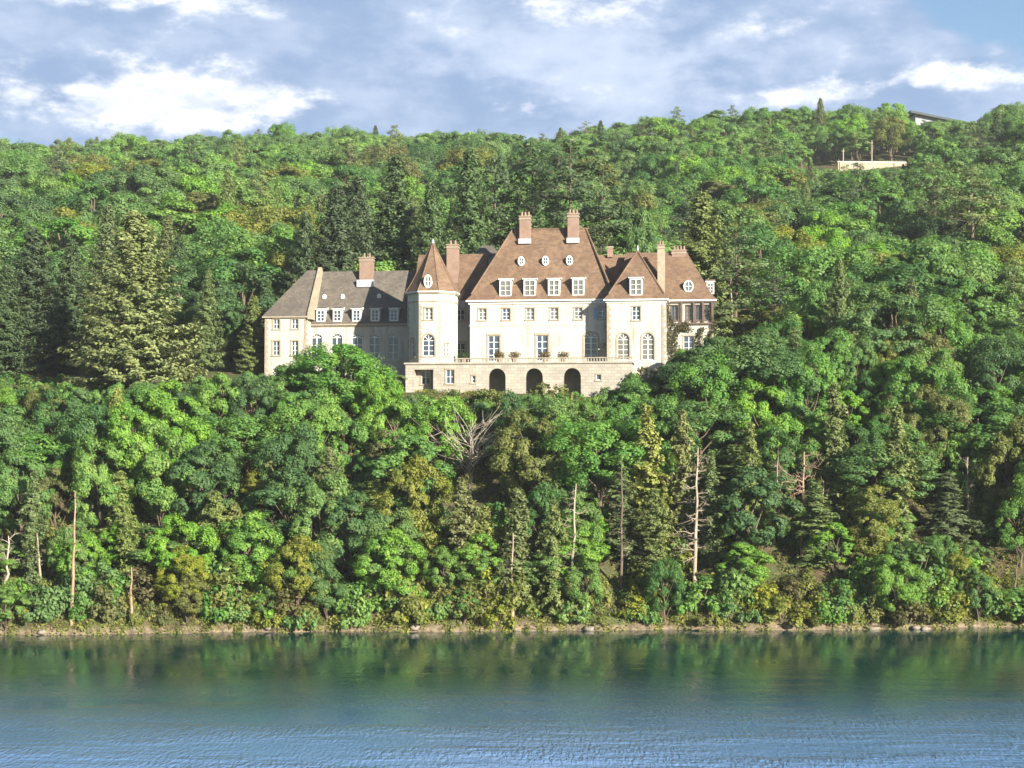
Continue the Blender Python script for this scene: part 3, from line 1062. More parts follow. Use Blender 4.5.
# pedestal on the terrace in the angle of the pavilion
mb = MB()
mb.box((8.3, -1.9, -0.02), (9.3, -0.9, 1.9), M['stone'])
mb.box((8.2, -2.0, 1.902), (9.4, -0.8, 2.1), M['trim'])
mb.tube([(8.8, -1.4, 2.1), (8.8, -1.4, 2.4), (8.8, -1.4, 2.75), (8.8, -1.4, 2.95)], [0.12, 0.14, 0.40, 0.36], M['trim'], 10)
mb.build('pedestal', house)

# --- right wing behind the pavilion, timbered loggia upstairs
GX0, GX1, GY0, GY1 = 17.752, 24.4, 1.6, 11.5
gops = [dict(c=20.9 - GX0, z=1.5, w=1.5, h=2.5, grid=(2, 3), surround=0.2),
        dict(c=23.3 - GX0, z=1.9, w=0.8, h=1.6, grid=(1, 3), surround=0.14)]
for c in (18.9, 21.0, 22.3, 23.6):
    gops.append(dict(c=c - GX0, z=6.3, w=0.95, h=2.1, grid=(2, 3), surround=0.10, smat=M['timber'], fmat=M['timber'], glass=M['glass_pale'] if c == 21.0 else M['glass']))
block('right_wing_wall', rect(GX0, GX1, GY0, GY1), -4.6, 9.2, {0: gops}, M['stucco_grey'])
mb = MB()
for x in (18.0, 19.9, 21.65, 22.95, 24.25):
    mb.box((x - 0.13, GY0 - 0.32, 5.9), (x + 0.13, GY0 - 0.06, 8.8), M['timber'])
mb.box((GX0 + 0.1, GY0 - 0.34, 8.802), (GX1 + 0.1, GY0 - 0.04, 9.05), M['timber'])
mb.box((GX0 + 0.1, GY0 - 0.34, 5.65), (GX1 + 0.1, GY0 - 0.04, 5.898), M['timber'])
for x0, x1 in ((18.0, 19.9), (21.65, 22.95)):
    mb.tube([(x0 + 0.2, GY0 - 0.2, 6.0), (x1 - 0.2, GY0 - 0.2, 6.3)], [0.07, 0.07], M['timber'], 5)
mb.build('timber_frame', house)
quoins((GX1 - 0.6, GY0), -1, 5.6, UX, w=0.6)
groof = hip_roof('right_wing_roof', GX0 - 7.5, GX1, GY0, GY1, 9.2, GX0 - 6.0, 20.6, 6.6, 16.7, M['tile'], 0.5, (0.7, 0.8))
dormer(groof, 20.9, 2.1, 10.3, 1.45, 1.8, 2.0, M['tile'], True)
dormer(groof, 24.0, 3.6, 10.2, 1.1, 1.7, 1.2, M['tile'])
chimney(groof, 17.0, 2.6, 9.6, 17.2, 1.05, 1.5, mat=M['trim'])
pots(groof, 17.0, 2.6, 17.2, 0.8, 2)
chimney(groof, 19.5, 6.6, 15.0, 16.95, 2.1, 1.1)
pots(groof, 19.5, 6.6, 16.95, 1.9, 4)

# roof joining main block and right pavilion
mb = MB()
mb.poly([(7.0, 3.6, 9.3), (13.0, 3.6, 9.3), (13.0, 8.0, 16.6), (7.0, 8.0, 16.6)], M['tile'])
mb.poly([(7.0, 8.0, 16.6), (13.0, 8.0, 16.6), (13.0, 12.4, 9.3), (7.0, 12.4, 9.3)], M['tile'])
jr = mb.build('joining_roof', house)
mb = MB()
mb.box((8.95, 7.4, 16.2), (9.75, 8.4, 17.6), M['brick'])
mb.box((8.85, 7.3, 17.602), (9.85, 8.5, 17.8), M['trim'])
mb.build('chimney', jr)


def to_world(p):
    c, s = math.cos(H_ROT), math.sin(H_ROT)
    return (H_LOC[0] + p[0] * c - p[1] * s, H_LOC[1] + p[0] * s + p[1] * c, H_LOC[2] + p[2])

# ------------------------------------------------------------------ tree prototypes (metres, foot at the origin)
TONES = {
    'bright': (0.178, 0.318, 0.066), 'mid': (0.134, 0.258, 0.068), 'deep': (0.090, 0.184, 0.058), 'yellow': (0.215, 0.240, 0.048),
    'olive': (0.180, 0.205, 0.058), 'needle_dark': (0.060, 0.098, 0.040), 'needle_mid': (0.105, 0.150, 0.052), 'needle_olive': (0.125, 0.162, 0.050),
    'needle_pale': (0.150, 0.182, 0.072), 'rust': (0.150, 0.145, 0.055), 'silver': (0.210, 0.235, 0.130),
}


def unit(v):
    return v / (np.linalg.norm(v, axis=-1, keepdims=True) + 1e-9)


def leaf_cards(pos, nrm, size, aspect, rng, along=None):
    """diamond leaf sprays, slightly folded; returns V, Q"""
    n = len(pos)
    nrm = unit(nrm)
    if along is None:
        along = rng.normal(size=(n, 3))
    t = unit(along - (along * nrm).sum(1, keepdims=True) * nrm)
    b = np.cross(nrm, t)
    s = size[:, None]
    fold = nrm * s * 0.10
    V = np.stack([pos - t * s * 0.5, pos - b * s * 0.5 * aspect + fold, pos + t * s * 0.5, pos + b * s * 0.5 * aspect + fold], 1).reshape(-1, 3)
    Q = np.arange(4 * n).reshape(-1, 4)
    return V, Q


def make_tree_meshes(name, trunk, crown, bark, leafmat):
    """trunk: list of (V,Q); crown: V, Q, tone"""
    off, Vs, Qs = 0, [], []
    for V, Q in trunk:
        Vs.append(V)
        Qs.append(Q + off)
        off += len(V)
    tm = mesh_np('trunk', np.concatenate(Vs), np.concatenate(Qs), [bark], smooth=True)
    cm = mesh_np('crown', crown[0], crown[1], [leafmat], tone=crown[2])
    return tm, cm


def wobble(rng, a, b, n, amp):
    p = np.linspace(a, b, n)
    w = rng.normal(size=(n, 3)) * amp
    w[0] = 0
    w[-1] *= 0.4
    return p + w


def broadleaf(seed, H=15.0, Rr=4.6, low=0.16, lobes=15, per=104, tall=1.0, size=(0.21, 0.41)):
    rng = np.random.default_rng(seed)
    lean = rng.normal(size=2) * 0.5
    trunk = []
    tp = wobble(rng, np.array([0, 0, -0.8]), np.array([lean[0], lean[1], H * 0.80]), 8, 0.16)
    trunk.append(tube_np(tp, np.linspace(0.30, 0.06, 8) * H / 15 * np.array([1.35, 1, 1, 1, 1, 1, 1, 1]), 7))
    zc, rz = H * (low + 1) / 2, H * (1 - low) / 2
    ga = 2.399963
    C, Rad = [], []
    for i in range(lobes):
        f = (i + 0.5) / lobes
        zz = 1 - 1.75 * f
        rr = math.sqrt(max(0.05, 1 - zz * zz))
        a = i * ga + rng.uniform(-0.5, 0.5)
        k = rng.uniform(0.40, 0.92)
        wide = 1.0 if zz > -0.2 else 0.88
        C.append([Rr * k * rr * math.cos(a) * wide + lean[0] * 0.7, Rr * k * rr * math.sin(a) * wide + lean[1] * 0.7, zc + rz * zz * rng.uniform(0.62, 0.80)])
        Rad.append(Rr * rng.uniform(0.25, 0.50))
    C, Rad = np.array(C), np.array(Rad)
    axis = np.array([lean[0] * 0.6, lean[1] * 0.6, zc])
    for c, r in zip(C, Rad):
        if rng.random() < 0.8:
            k = np.clip((c[2] - 0.25 * H) / (H * 0.8), 0.12, 0.85)
            st = tp[int(k * 7)]
            trunk.append(tube_np(wobble(rng, st, c, 4, 0.14), np.array([0.12, 0.09, 0.06, 0.03]) * H / 15, 5))
    P, N, T = [], [], []
    for c, r in zip(C, Rad):
        m = int(rng.integers(12, 17))
        d = unit(rng.normal(size=(m * 3, 3)))
        out = unit((c - axis)[None, :] * np.array([1, 1, 0.7]))
        sc = (d * out).sum(1) + 0.35 * d[:, 2] + rng.uniform(-0.3, 0.3, m * 3)
        d = d[np.argsort(-sc)[:m]]
        sub = c + d * r * rng.uniform(0.65, 1.08, (m, 1))
        for q, dd in zip(sub, d):
            n = int(per * rng.uniform(0.7, 1.3))
            sr = r * rng.uniform(0.30, 0.52)
            e = unit(rng.normal(size=(n, 3)))
            rad = rng.random((n, 1)) ** 0.45
            P.append(q + e * rad * sr * np.array([1.05, 1.05, 0.92]))
            N.append(e * 0.75 + dd * 0.55 + np.array([0, 0, 0.12]) + rng.normal(size=(n, 3)) * 0.34)
            T.append(np.clip(rng.uniform(0.2, 0.8) + rng.normal(size=n) * 0.16, 0, 1))
    P, N, T = np.concatenate(P), np.concatenate(N), np.concatenate(T)
    V, Q = leaf_cards(P, N, rng.uniform(*size, len(P)), 0.72, rng)
    return make_tree_meshes('broadleaf', trunk, (V, Q, np.repeat(T, 4)), M['bark'], M['leaf'])


def conifer(seed, H=22.0, Rr=4.6, kind='spruce'):
    """spruce: dense drooping tiers; hemlock: soft, uneven; pine: bare lower trunk and flat open plates"""
    rng = np.random.default_rng(seed)
    trunk = []
    tp = wobble(rng, np.array([0, 0, -0.8]), np.array([rng.normal() * 0.2, rng.normal() * 0.2, H]), 9, 0.06)
    trunk.append(tube_np(tp, np.array([0.36, 0.31, 0.28, 0.24, 0.2, 0.16, 0.12, 0.07, 0.02]) * H / 22, 7))
    start = {'spruce': 0.07, 'hemlock': 0.10, 'pine': 0.34}[kind]
    step = {'spruce': 0.62, 'hemlock': 0.62, 'pine': 1.15}[kind] * H / 22
    P, N, A, Sz, T = [], [], [], [], []
    z = H * start
    while z < H * 0.985:
        t = (z - H * start) / (H * (1 - start))
        if kind == 'spruce':
            prof = (1 - t) ** 0.85 * (0.80 + 0.2 * min(1, t / 0.10)) + 0.03
            nb, slope = int(rng.integers(9, 12)), -0.30 + 0.68 * t
        elif kind == 'hemlock':
            prof = (1 - t ** 1.9) * (0.66 + 0.34 * min(1, t / 0.3)) * (0.72 + 0.28 * math.sin(9 * t + seed)) + 0.06
            nb, slope = int(rng.integers(5, 8)), -0.22 + 0.45 * t
        else:
            prof = (math.sin(math.pi * min(1, 0.25 + t * 0.75)) ** 0.7) * 0.95 + 0.12
            nb, slope = int(rng.integers(4, 7)), 0.05 + 0.35 * t
        a0 = rng.uniform(0, 6.28)
        for k in range(nb):
            az = a0 + 6.2832 * k / nb + rng.normal() * 0.25
            L = Rr * prof * rng.uniform(0.55, 1.18)
            if kind != 'spruce' and rng.random() < 0.22:
                L *= 0.45
            if L < 0.25:
                L = 0.25
            sl = slope + rng.normal() * 0.10
            zb = z + rng.normal() * step * 0.35
            dirh = np.array([math.cos(az), math.sin(az), 0.0])
            base = np.array([np.interp(zb, tp[:, 2], tp[:, 0]), np.interp(zb, tp[:, 2], tp[:, 1]), zb])
            def bp(s):
                lift = 0.22 * L * (s ** 3) if kind == 'spruce' else -0.10 * L * s * s
                return base + np.outer(s * L, dirh) + np.outer(s * L * sl + lift, [0, 0, 1.0])
            ss = np.linspace(0, 1, 4)
            br = 0.05 * H / 22 * (0.5 + L / Rr)
            trunk.append(tube_np(bp(ss), np.array([br, br * 0.75, br * 0.5, br * 0.2]), 4))
            m = max(3, int(L / (0.30 if kind != 'pine' else 0.34)))
            s = np.linspace(0.12 if kind == 'spruce' else 0.25 if kind == 'hemlock' else 0.42, 1.0, m)
            c = bp(s)
            side = np.array([-dirh[1], dirh[0], 0.0])
            reps = 11 if kind != 'pine' else 8
            for r_ in range(reps):
                sg = rng.choice([-1.0, 1.0], m)[:, None]
                lat = rng.uniform(0.05, 1.0, (m, 1))
                wdt = (0.42 + 0.10 * L) * (1.15 - 0.75 * s[:, None]) * (1.35 if kind == 'pine' else 1.0)
                drop = -rng.uniform(0.0, 0.42, (m, 1)) if kind == 'spruce' else -rng.uniform(-0.06, 0.22, (m, 1))
                if kind == 'pine':
                    drop = rng.uniform(-0.15, 0.40, (m, 1))
                p = c + sg * side * lat * wdt + drop * np.array([0, 0, 1.0]) + rng.normal(size=(m, 3)) * 0.11
                al = dirh * 0.7 + sg * side * 0.75 + np.array([0, 0, -0.28 if kind == 'spruce' else -0.1]) + rng.normal(size=(m, 3)) * 0.30
                nr = np.array([0, 0, 0.8]) + dirh * 0.85 + rng.normal(size=(m, 3)) * 0.48
                P.append(p); N.append(nr); A.append(al)
                Sz.append(rng.uniform(0.26, 0.56, m))
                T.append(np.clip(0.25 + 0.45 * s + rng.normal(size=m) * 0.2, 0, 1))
        z += step * rng.uniform(0.8, 1.2)
    P, N, A, Sz, T = (np.concatenate(q) for q in (P, N, A, Sz, T))
    V, Q = leaf_cards(P, N, Sz, 0.46 if kind != 'pine' else 0.5, rng, A)
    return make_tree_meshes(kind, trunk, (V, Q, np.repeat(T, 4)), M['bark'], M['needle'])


def shrub_mesh(seed, H=3.0, Rr=2.0, per=55):
    rng = np.random.default_rng(seed)
    P, N, T = [], [], []
    for i in range(26):
        a = rng.uniform(0, 6.28)
        r = Rr * math.sqrt(rng.random()) * 0.85
        z = H * rng.uniform(0.12, 0.85) * (1 - 0.5 * (r / Rr) ** 2)
        q = np.array([r * math.cos(a), r * math.sin(a), z])
        n = int(per * rng.uniform(0.6, 1.3))
        e = unit(rng.normal(size=(n, 3)))
        P.append(q + e * rng.random((n, 1)) ** 0.4 * rng.uniform(0.4, 0.8) * np.array([1, 1, 0.8]))
        N.append(e * 0.7 + unit(q[None, :]) * 0.4 + np.array([0, 0, 0.3]) + rng.normal(size=(n, 3)) * 0.45)
        T.append(np.clip(rng.uniform(0.15, 0.85) + rng.normal(size=n) * 0.15, 0, 1))
    P, N, T = np.concatenate(P), np.concatenate(N), np.concatenate(T)
    P[:, 2] = np.maximum(P[:, 2], 0.02)
    V, Q = leaf_cards(P, N, rng.uniform(0.22, 0.42, len(P)), 0.7, rng)
    stems = []
    for i in range(7):
        a = rng.uniform(0, 6.28)
        r = Rr * rng.uniform(0.3, 0.8)
        stems.append(tube_np(wobble(rng, np.array([0, 0, -0.4]), np.array([r * math.cos(a), r * math.sin(a), H * 0.7]), 4, 0.1), [0.06, 0.05, 0.035, 0.015], 4))
    return make_tree_meshes('shrub', stems, (V, Q, np.repeat(T, 4)), M['bark'], M['leaf'])


PROTO = {
    'broadleaf': [broadleaf(11), broadleaf(12, Rr=5.2, lobes=18), broadleaf(13, Rr=4.0, lobes=13), broadleaf(14, Rr=4.8, low=0.08, lobes=19),
                  broadleaf(15, Rr=3.5, low=0.06, lobes=15), broadleaf(16, Rr=5.6, low=0.22, lobes=17), broadleaf(17, Rr=4.4, low=0.10, lobes=16, per=84), broadleaf(18, Rr=5.0, low=0.2, lobes=14, per=84)],
    'spruce': [conifer(21, Rr=5.8), conifer(22, Rr=4.6), conifer(23, Rr=4.0), conifer(24, Rr=5.0)],
    'hemlock': [conifer(31, H=16, Rr=3.7, kind='hemlock'), conifer(32, H=16, Rr=3.1, kind='hemlock'), conifer(33, H=16, Rr=3.9, kind='hemlock'), conifer(34, H=16, Rr=2.8, kind='hemlock')],
    'pine': [conifer(41, H=20, Rr=4.2, kind='pine'), conifer(42, H=20, Rr=3.6, kind='pine'), conifer(43, H=20, Rr=4.6, kind='pine')],
    'shrub': [shrub_mesh(51), shrub_mesh(52, 2.4, 2.2), shrub_mesh(53, 3.6, 1.8), shrub_mesh(54, 2.0, 2.4)],
}
H0 = {'broadleaf': 15.0, 'spruce': 22.0, 'hemlock': 16.0, 'pine': 20.0, 'shrub': 3.0}
R0 = {'broadleaf': [4.6, 5.2, 4.0, 4.8, 3.5, 5.6, 4.4, 5.0], 'spruce': [5.8, 4.6, 4.0, 5.0], 'hemlock': [3.7, 3.1, 3.9, 2.8], 'pine': [4.2, 3.6, 4.6], 'shrub': [2.2, 2.4, 2.0, 2.6]}
NAME = {'broadleaf': 'broadleaf_tree', 'spruce': 'spruce_tree', 'hemlock': 'hemlock_tree', 'pine': 'pine_tree', 'shrub': 'shrub'}
CAT = {'broadleaf': 'tree', 'spruce': 'conifer', 'hemlock': 'conifer', 'pine': 'conifer', 'shrub': 'shrub'}

TREES = []       # dicts: kind, v, x, y, H, R, rot, tone, label
def add(kind, x, y, H, Rr, tone, v=None, label=None, rot=None, dz=0.0):
    i = len(TREES)
    rr = random.Random(7919 * i + 13)
    v = rr.randrange(len(PROTO[kind])) if v is None else v
    rot = rr.uniform(0, 6.283) if rot is None else rot
    TREES.append(dict(kind=kind, v=v, x=x, y=y, H=H, R=Rr, tone=tone, label=label, rot=rot, z=float(ground_z(x, y)) - 0.15 + dz, i=i))

add('spruce', -51.6, 220.0, 25.4, 10.4, 'needle_pale', 0, 'tall broad grey green spruce standing alone left of the mansion')
add('spruce', -71.1, 236.0, 22.6, 6.2, 'needle_dark', 1, None)
add('spruce', -67.4, 245.0, 20.3, 5.4, 'needle_dark', 3, None)
add('spruce', -63.9, 250.0, 26.4, 5.9, 'needle_mid', 1, 'tall green spruce close behind the big grey green spruce, upper left')
add('spruce', -73.7, 232.0, 17.3, 5.1, 'needle_dark', None, None)
add('hemlock', -67.2, 238.0, 6.6, 4.5, 'needle_dark', None, None)
add('spruce', -49.1, 262.0, 16.3, 4.9, 'needle_dark', None, None)
add('spruce', -38.8, 240.0, 12.1, 3.0, 'needle_olive', 2, 'narrow olive spruce touching the left end of the mansion')
add('spruce', -33.7, 262.0, 25.4, 6.2, 'needle_dark', None, None)
add('spruce', -29.5, 262.0, 30.2, 7.5, 'needle_dark', None, None)
add('spruce', -26.2, 272.0, 31.4, 7.1, 'needle_dark', None, None)
add('spruce', -20.7, 276.0, 35.3, 9.0, 'needle_dark', 3, 'tallest dark spruce rising behind the left wing chimney')
add('spruce', -13.7, 268.0, 30.5, 7.0, 'needle_dark', None, None)
add('spruce', -8.2, 286.0, 36.1, 7.9, 'needle_dark', None, None)
add('pine', -3.1, 292.0, 33.0, 7.3, 'needle_dark', None, None)
add('pine', 4.2, 292.0, 35.0, 8.4, 'needle_dark', None, None)
add('pine', 10.7, 286.0, 36.4, 9.8, 'needle_dark', 2, 'tall dark pine rising behind the right main chimney')
add('pine', 16.7, 284.0, 32.3, 7.5, 'needle_dark', None, None)
add('broadleaf', 22.6, 282.0, 25.8, 4.4, 'mid', None, None)
add('spruce', 30.7, 256.0, 29.5, 7.8, 'needle_olive', 1, 'tall olive spruce right behind the right wing roof')
add('pine', 35.6, 254.0, 22.1, 6.3, 'needle_mid', 0, 'green pine with a pale bare trunk right of the mansion')
add('spruce', 35.5, 268.0, 26.2, 7.2, 'needle_dark', None, None)
add('pine', 95.5, 330.0, 30.3, 8.7, 'needle_olive', 0, 'broad olive pine halfway up the hillside by the right edge')
add('pine', 91.9, 345.0, 25.6, 6.5, 'needle_mid', None, None)
add('spruce', 69.2, 362.0, 18.5, 5.9, 'rust', None, 'brown tinged spruce halfway up the hillside right of the mansion')
add('pine', 36.7, 330.0, 23.2, 4.5, 'needle_dark', None, None)
add('hemlock', 39.9, 214.0, 9.7, 6.7, 'needle_mid', 0, 'large tiered green hemlock on the bank right of the mansion')
add('hemlock', 27.6, 198.0, 8.8, 7.2, 'needle_mid', 2, 'layered green hemlock beside the pale bare trunk on the bank')
add('hemlock', -34.2, 185.0, 10.9, 3.8, 'needle_olive', None, None)
add('hemlock', -32.3, 187.0, 8.4, 3.2, 'olive', None, None)
add('hemlock', -21.7, 191.0, 12.7, 3.5, 'needle_olive', None, None)
add('hemlock', -16.6, 190.0, 10.0, 3.4, 'needle_olive', None, None)
add('hemlock', -45.6, 187.0, 10.5, 3.5, 'needle_olive', None, None)
add('hemlock', -5.8, 185.0, 13.4, 3.5, 'olive', None, None)
add('hemlock', -2.9, 186.0, 9.4, 2.9, 'olive', None, None)
add('hemlock', 0.6, 183.4, 13.6, 3.6, 'needle_olive', None, None)
add('hemlock', 13.1, 190.0, 11.0, 3.8, 'needle_mid', None, None)
add('hemlock', 16.7, 187.0, 12.0, 3.9, 'needle_olive', None, None)
add('hemlock', 35.6, 190.0, 10.6, 4.2, 'needle_mid', None, None)
add('hemlock', 53.4, 196.0, 9.2, 4.7, 'needle_mid', None, None)
add('broadleaf', -40.5, 184.0, 7.7, 4.0, 'bright', 4, None)
add('broadleaf', -13.5, 185.0, 9.0, 3.8, 'bright', 3, None)
add('broadleaf', -3.9, 183.5, 6.6, 2.6, 'bright', 4, None)
add('broadleaf', 26.5, 184.5, 6.8, 2.9, 'bright', 4, None)
add('broadleaf', -58.2, 184.0, 4.4, 2.3, 'bright', 4, None)
add('broadleaf', -57.2, 196.0, 8.7, 6.1, 'mid', 1, None)
add('broadleaf', -32.8, 200.0, 9.5, 6.9, 'mid', 5, None)
add('broadleaf', 10.8, 196.0, 12.3, 6.7, 'mid', 5, None)
add('broadleaf', 24.0, 204.0, 10.0, 6.4, 'mid', 1, None)
add('broadleaf', 45.5, 198.0, 10.0, 6.8, 'mid', 1, None)
add('broadleaf', 60.6, 205.0, 11.2, 7.0, 'mid', 3, None)
add('broadleaf', -23.1, 212.0, 10.9, 6.1, 'mid', 1, 'round green tree standing before the left wing windows')
add('broadleaf', -28.0, 211.0, 8.8, 5.0, 'mid', 3, None)
add('broadleaf', -17.7, 221.0, 4.3, 2.1, 'olive', 4, 'small olive tree beside the left wing wall')
add('shrub', -48.0, 212.0, 4.3, 3.3, 'silver', 2, 'silvery grey shrub at the foot of the big spruce')
add('broadleaf', 29.7, 213.0, 12.5, 6.9, 'mid', 1, 'broad green tree hiding the right wing corner')
add('broadleaf', 34.0, 211.0, 12.3, 6.3, 'deep', 5, None)
add('broadleaf', 22.5, 214.0, 9.9, 4.3, 'deep', 3, None)
add('shrub', 18.6, 219.0, 5.2, 2.7, 'rust', None, None)
add('shrub', 5.1, 214.0, 5.6, 3.6, 'olive', None, None)
add('shrub', 116.0, 541.0, 5.6, 3.7, 'rust', None, 'brownish bush in front of the long tan hillside wall')
add('broadleaf', 51.6, 268.0, 19.8, 9.2, 'mid', 5, None)
add('broadleaf', 61.9, 262.0, 17.5, 11.5, 'deep', 1, None)
add('broadleaf', 71.7, 256.0, 13.1, 10.4, 'deep', 5, None)
add('broadleaf', 50.0, 244.0, 10.4, 6.9, 'mid', 1, None)
add('broadleaf', 73.5, 236.0, 9.9, 8.1, 'mid', 3, None)
add('broadleaf', 56.7, 234.0, 6.9, 7.3, 'mid', 5, None)
add('broadleaf', 43.4, 250.0, 11.3, 6.2, 'olive', 2, None)
add('broadleaf', -44.3, 276.0, 20.5, 9.5, 'bright', 1, None)
add('broadleaf', -48.8, 272.0, 15.6, 7.7, 'mid', 5, None)


# the lake-facing canopy stays below the sills of the house: (bearing x/y, highest rise over the eye per metre of distance)
VIEW_B = [-0.34, -0.29, -0.235, -0.20, -0.16, -0.135, -0.115, -0.100, -0.078, -0.070, -0.062, -0.02, 0.03, 0.055, 0.068, 0.085, 0.10, 0.125, 0.14, 0.34]
VIEW_R = [0.042, 0.044, 0.042, 0.047, 0.050, 0.054, 0.064, 0.060, 0.050, 0.0365, 0.0355, 0.0355, 0.0365, 0.039, 0.043, 0.052, 0.062, 0.074, 0.080, 0.085]


def room_above(x, y, rise):
    """tallest tree that keeps the prospect open from the lake"""
    return CAM_Z + rise * y - float(ground_z(x, y))


SNAG_SPOTS = [
    (-48.4, 177.5, 6.2, 0.5),
    (-53.5, 181.7, 6.5, 0.5),
    (-57.2, 182.1, 6.4, 0.5),
    (6.9, 182.6, 6.6, 0.5),
    (0.1, 181.2, 4.6, 0.5),
    (12.7, 185.7, 9.5, 0.5),
    (21.5, 186.7, 6.8, 0.8),
    (34.5, 190.3, 6.6, 1.6),
    (37.8, 194.8, 12.1, 0.5),
    (56.3, 197.9, 13.3, 0.5),
    (31.8, 193.0, 12.7, 0.5),
    (-5.2, 200.0, 15.7, 3.6),
    (34.8, 253.2, 39.6, 0.3),
    (-42.4, 178.8, 3.5, 0.5),
    (59.0, 188.1, 4.7, 0.5),
]


def hides_snag(x, y, H, Rr):
    """would this crown stand between the lake and a dead trunk?"""
    top = float(ground_z(x, y)) + H
    for sx, sy, low, clear in SNAG_SPOTS:
        if y < sy + 0.3 and abs(x / y - sx / sy) * y < Rr * 0.8 + clear and top > CAM_Z + (low - CAM_Z) * y / sy:
            return True
    return False


